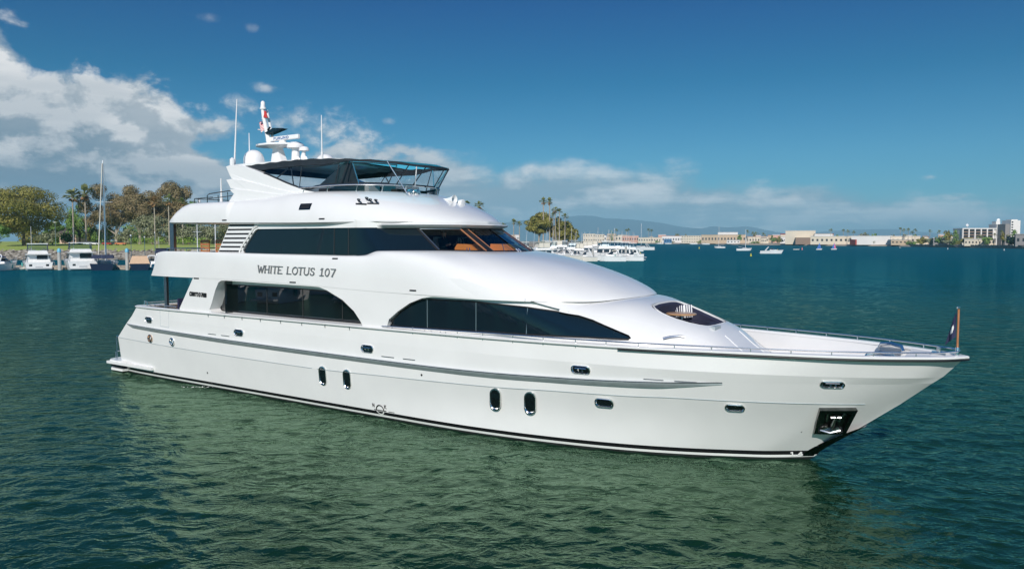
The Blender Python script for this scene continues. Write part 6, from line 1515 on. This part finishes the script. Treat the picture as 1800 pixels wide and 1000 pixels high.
buoy('yellow buoy off the end of the middle marina',1126,447,'buoy_yellow'); buoy('yellow buoy left of the anchored sloops',1229,437,'buoy_yellow',1.6); buoy('yellow buoy between the anchored sloop and the motorboat',1320,450,'buoy_yellow',1.2); buoy('yellow buoy just right of the motorboat cabin',1367,441,'buoy_yellow',1.3); buoy('pink buoy beside the rowing boat',1410,439,'buoy_pink',1.8)
buoy('tiny white buoy before the white market roof',1582,436,'boat_white',1.2); buoy('tiny white buoy before the flat pier restaurant',1666,438,'boat_white',1.2); buoy('tiny white buoy before the apartment tower',1765,440,'boat_white',1.2)
# ---- the marina basin beyond the left edge, mirrored in the saloon windows
gl='boats of the basin beyond the left edge'
rq=np.random.default_rng(4)
for i in range(20):
    boat('white motor yacht of the basin beyond the left edge, mirrored in the saloon windows',0,0,6.5+2.5*rq.random(),2.9,R(190+rq.uniform(-30,30)),['cruiser','express','trawler'][i%3],group=gl,fb=1.1,xy=((-50-6*rq.random()) if i<9 else -50+(i-8)*1.6-4*rq.random(),50-5.6*i),canvas=[None,'canvas_blue','canvas_tan',None][i%4],zs=1.15)
for i in range(4):
    boat('white sloop of the basin beyond the left edge, mirrored in the saloon windows',0,0,11,3.4,R(190),'sail',group=gl,cat='sailboat',name='sailing_yacht',fb=1.2,xy=(-68,45-28*i),mast=(15,.14))
# ---- mountains
RP=pchip([(500,396),(700,392),(880,391),(920,386),(960,382),(1000,379),(1020,377),(1045,378),(1062,382),(1100,384),(1130,387),(1160,391),(1200,399),(1232,402),(1252,398),(1280,400),(1312,398),(1335,402),(1362,408),(1395,412),(1450,408),(1500,404),(1560,403),(1620,409),(1700,414),(1800,417),(2000,421)])
m=MB()
def mt(px,k):
    Y=13000+700*k+400*noise.noise(Vector((px*.01,k*.7,3))); z=max(0,(zat(RP(px)-2.5,13700)))
    f=[0,.42,.75,1.0,.8,.3][k]; z=z*f*(1+.10*noise.noise(Vector((px*.03,k*1.3,0)))*(f<1)); return (at(px,Y).x,Y,max(-2,z) if k else -5)
m.grid(mt,lin(420,2100,420),list(range(6))); o=m.build('mountains','hills',angle=180); tag(o,kind='structure')
# ---- the air of the bay
m=MB(); m.box(-15500,15500,-400,15800,-1.5,505); hz=m.build('haze','haze' if 'haze' in MATS else mat('haze'),smooth=False); tag(hz,kind='stuff')
hm=MATS['haze']; t=NT(hm.node_tree)
for n in list(t.n): t.n.remove(n)
o=t.new('ShaderNodeOutputMaterial'); v=t.new('ShaderNodeVolumePrincipled'); v.inputs['Color'].default_value=(.45,.82,1.0,1); v.inputs['Density'].default_value=HAZE; v.inputs['Anisotropy'].default_value=-.08; t.l.new(v.outputs[0],o.inputs['Volume'])
def water():
    import numpy as np
    m=bpy.data.materials.new('sea_water'); m.use_nodes=True; MATS['sea_water']=m; t=NT(m.node_tree); b=t.n['Principled BSDF']
    b.inputs['IOR'].default_value=1.29; b.inputs['Specular Tint'].default_value=(.74,.93,1,1); b.inputs['Roughness'].default_value=.03
    tc=t.new('ShaderNodeTexCoord'); P=tc.outputs['Object']
    big=t.noise(P,.02,3,.5)
    t.l.new(t.mix(t.rng(big,.35,.65,0,1),(.0045,.023,.011,1),(.0035,.028,.017,1)),b.inputs['Base Color'])
    def stretch(sx,sy,rot):
        mp=t.new('ShaderNodeMapping'); t.l.new(P,mp.inputs[0]); mp.inputs['Scale'].default_value=(sx,sy,1); mp.inputs['Rotation'].default_value=(0,0,rot); return mp.outputs[0]
    def ridge(v,amp):
        a=t.math('ABSOLUTE',t.math('SUBTRACT',t.math('MULTIPLY',v,2.0),1.0)); return t.math('MULTIPLY',t.math('SUBTRACT',1.0,a),amp)
    w2=ridge(t.noise(stretch(.6,1.0,R(-14)),1.3,3,.55,.9),.42)
    w3=ridge(t.noise(stretch(.7,1.0,R(20)),3.4,3,.6,.5),.15)
    w4=t.noise(stretch(1,1.2,0),10,3,.6,.2)
    h=t.math('ADD',w2,t.math('ADD',w3,t.math('MULTIPLY',w4,.05)))
    gust=t.rng(t.noise(stretch(.35,1.0,R(5)),.03,3,.55,.3),.35,.7,.6,1.3)
    h=t.math('MULTIPLY',h,gust)
    # rougher with distance from the camera, like an open bay beyond the basin
    w1=t.noise(stretch(.4,1.0,R(6)),.42,3,.55,.5); w0=t.noise(stretch(.5,1.0,R(-9)),.16,2,.5,.3)
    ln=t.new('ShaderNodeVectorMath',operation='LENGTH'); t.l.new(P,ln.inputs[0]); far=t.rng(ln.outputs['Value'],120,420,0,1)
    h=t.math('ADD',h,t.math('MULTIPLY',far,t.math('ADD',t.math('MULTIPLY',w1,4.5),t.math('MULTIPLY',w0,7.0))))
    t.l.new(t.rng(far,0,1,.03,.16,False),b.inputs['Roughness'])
    t.l.new(t.mix(t.rng(ln.outputs['Value'],28,170,0,1),t.mix(t.rng(big,.35,.65,0,1),(.0045,.023,.011,1),(.0035,.028,.017,1)),(.001,.072,.105,1)),b.inputs['Base Color'])  # teal painted into the body colour with camera distance, part of the polarised look
    bn=t.new('ShaderNodeBump'); bn.inputs['Strength'].default_value=1.0; bn.inputs['Distance'].default_value=.14
    t.l.new(h,bn.inputs['Height']); t.l.new(bn.outputs[0],b.inputs['Normal'])
    # polar sheet round the camera's water point: fine near, coarse far
    fr=np.radians(40.0)
    th=np.concatenate([np.linspace(-fr,fr,760),np.linspace(fr,2*np.pi-fr,60)[1:-1]])
    r=np.concatenate([6.5*np.exp(np.linspace(0,np.log(420/6.5),1050)),420*np.exp(np.linspace(0,np.log(16000/420),14))[1:]])
    Rr,T=np.meshgrid(r,th,indexing='ij'); X=Rr*np.sin(T); Y=Rr*np.cos(T); Z=np.zeros_like(X)
    rng=np.random.default_rng(5); N=64
    dr=np.gradient(r)[:,None]
    fade=np.clip((420-Rr)/150,0,1)*np.clip((np.radians(40)-np.abs(np.where(T>np.pi,T-2*np.pi,T)))/.03,0,1)
    gx=.75+.35*np.sin(X*.045+1.3*np.sin(Y*.031))*np.sin(Y*.06+.8)
    dX=np.zeros_like(X); dY=np.zeros_like(X)
    lam=.18*np.exp(np.linspace(0,np.log(1.7/.18),N))
    for i,l in enumerate(lam):
        a=rng.normal(0,.62)+R(187); k=2*np.pi/l; s=.0245*(1.0 if l<.7 else (.7/l)**.8)
        w=np.clip((l/dr-2.5)/2.5,0,1)*fade*gx; ph=k*(X*np.sin(a)+Y*np.cos(a))+rng.uniform(0,6.28)
        A=s/k*w; Z+=A*np.sin(ph); c=A*np.cos(ph)*1.15; dX+=c*np.sin(a); dY+=c*np.cos(a)
    co=np.stack([X+dX,Y+dY,Z],-1).reshape(-1,3).astype('f4')
    nr,nt=len(r),len(th)
    i,j=np.meshgrid(np.arange(nr-1),np.arange(nt),indexing='ij'); j2=(j+1)%nt
    q=np.stack([i*nt+j,(i+1)*nt+j,(i+1)*nt+j2,i*nt+j2],-1).reshape(-1,4)[:,::-1]
    nv=nr*nt; co=np.vstack([co,[[0,0,0]]]).astype('f4')
    tri=np.stack([np.full(nt,nv),np.arange(nt),(np.arange(nt)+1)%nt],-1)[:,::-1]
    me=bpy.data.meshes.new('water'); nq,n3=len(q),len(tri)
    me.vertices.add(len(co)); me.vertices.foreach_set('co',co.ravel())
    li=np.concatenate([q.ravel(),tri.ravel()]).astype('i4'); me.loops.add(len(li)); me.loops.foreach_set('vertex_index',li)
    ls=np.concatenate([np.arange(nq)*4,nq*4+np.arange(n3)*3]).astype('i4'); me.polygons.add(nq+n3); me.polygons.foreach_set('loop_start',ls)
    me.update(calc_edges=True); me.validate()
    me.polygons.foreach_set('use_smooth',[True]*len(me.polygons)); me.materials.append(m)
    # polarised look put into the colour: mirror tint and cap change with camera distance
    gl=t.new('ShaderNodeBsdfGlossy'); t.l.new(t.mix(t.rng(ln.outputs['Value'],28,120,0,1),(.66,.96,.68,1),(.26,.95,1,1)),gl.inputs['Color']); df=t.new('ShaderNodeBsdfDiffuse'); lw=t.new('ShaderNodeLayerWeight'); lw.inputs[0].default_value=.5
    for nd in (gl,df,lw): t.l.new(bn.outputs[0],nd.inputs['Normal'])
    t.l.new(b.inputs['Base Color'].links[0].from_socket,df.inputs['Color']); t.l.new(b.inputs['Roughness'].links[0].from_socket,gl.inputs['Roughness'])
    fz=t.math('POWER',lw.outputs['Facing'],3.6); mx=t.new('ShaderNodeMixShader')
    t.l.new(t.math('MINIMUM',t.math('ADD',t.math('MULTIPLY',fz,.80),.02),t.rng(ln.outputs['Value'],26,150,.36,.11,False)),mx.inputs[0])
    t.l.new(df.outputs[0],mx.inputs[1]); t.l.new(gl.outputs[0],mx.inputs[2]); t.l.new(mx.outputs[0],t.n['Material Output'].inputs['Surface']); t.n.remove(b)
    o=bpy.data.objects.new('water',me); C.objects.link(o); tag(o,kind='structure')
    print('water up',me.polygons[0].normal.z,me.polygons[len(me.polygons)//2].normal.z)
water()

m=MB(); rs=random.Random(8)
c0=at(346,FPX*CAMH/(683-424))
for i in range(26):
    x=c0.x+rs.gauss(0,.35); y_=c0.y+rs.gauss(0,.08); r=rs.uniform(.01,.03); m.lathe([(0,r*.5),(r*.7,r*.3),(r,0)],(x,y_,.02),6)
fo=m.build('foam','stripe_white'); tag(fo,'thin white foam where water runs out of the hull near the stern','foam',kind='stuff')
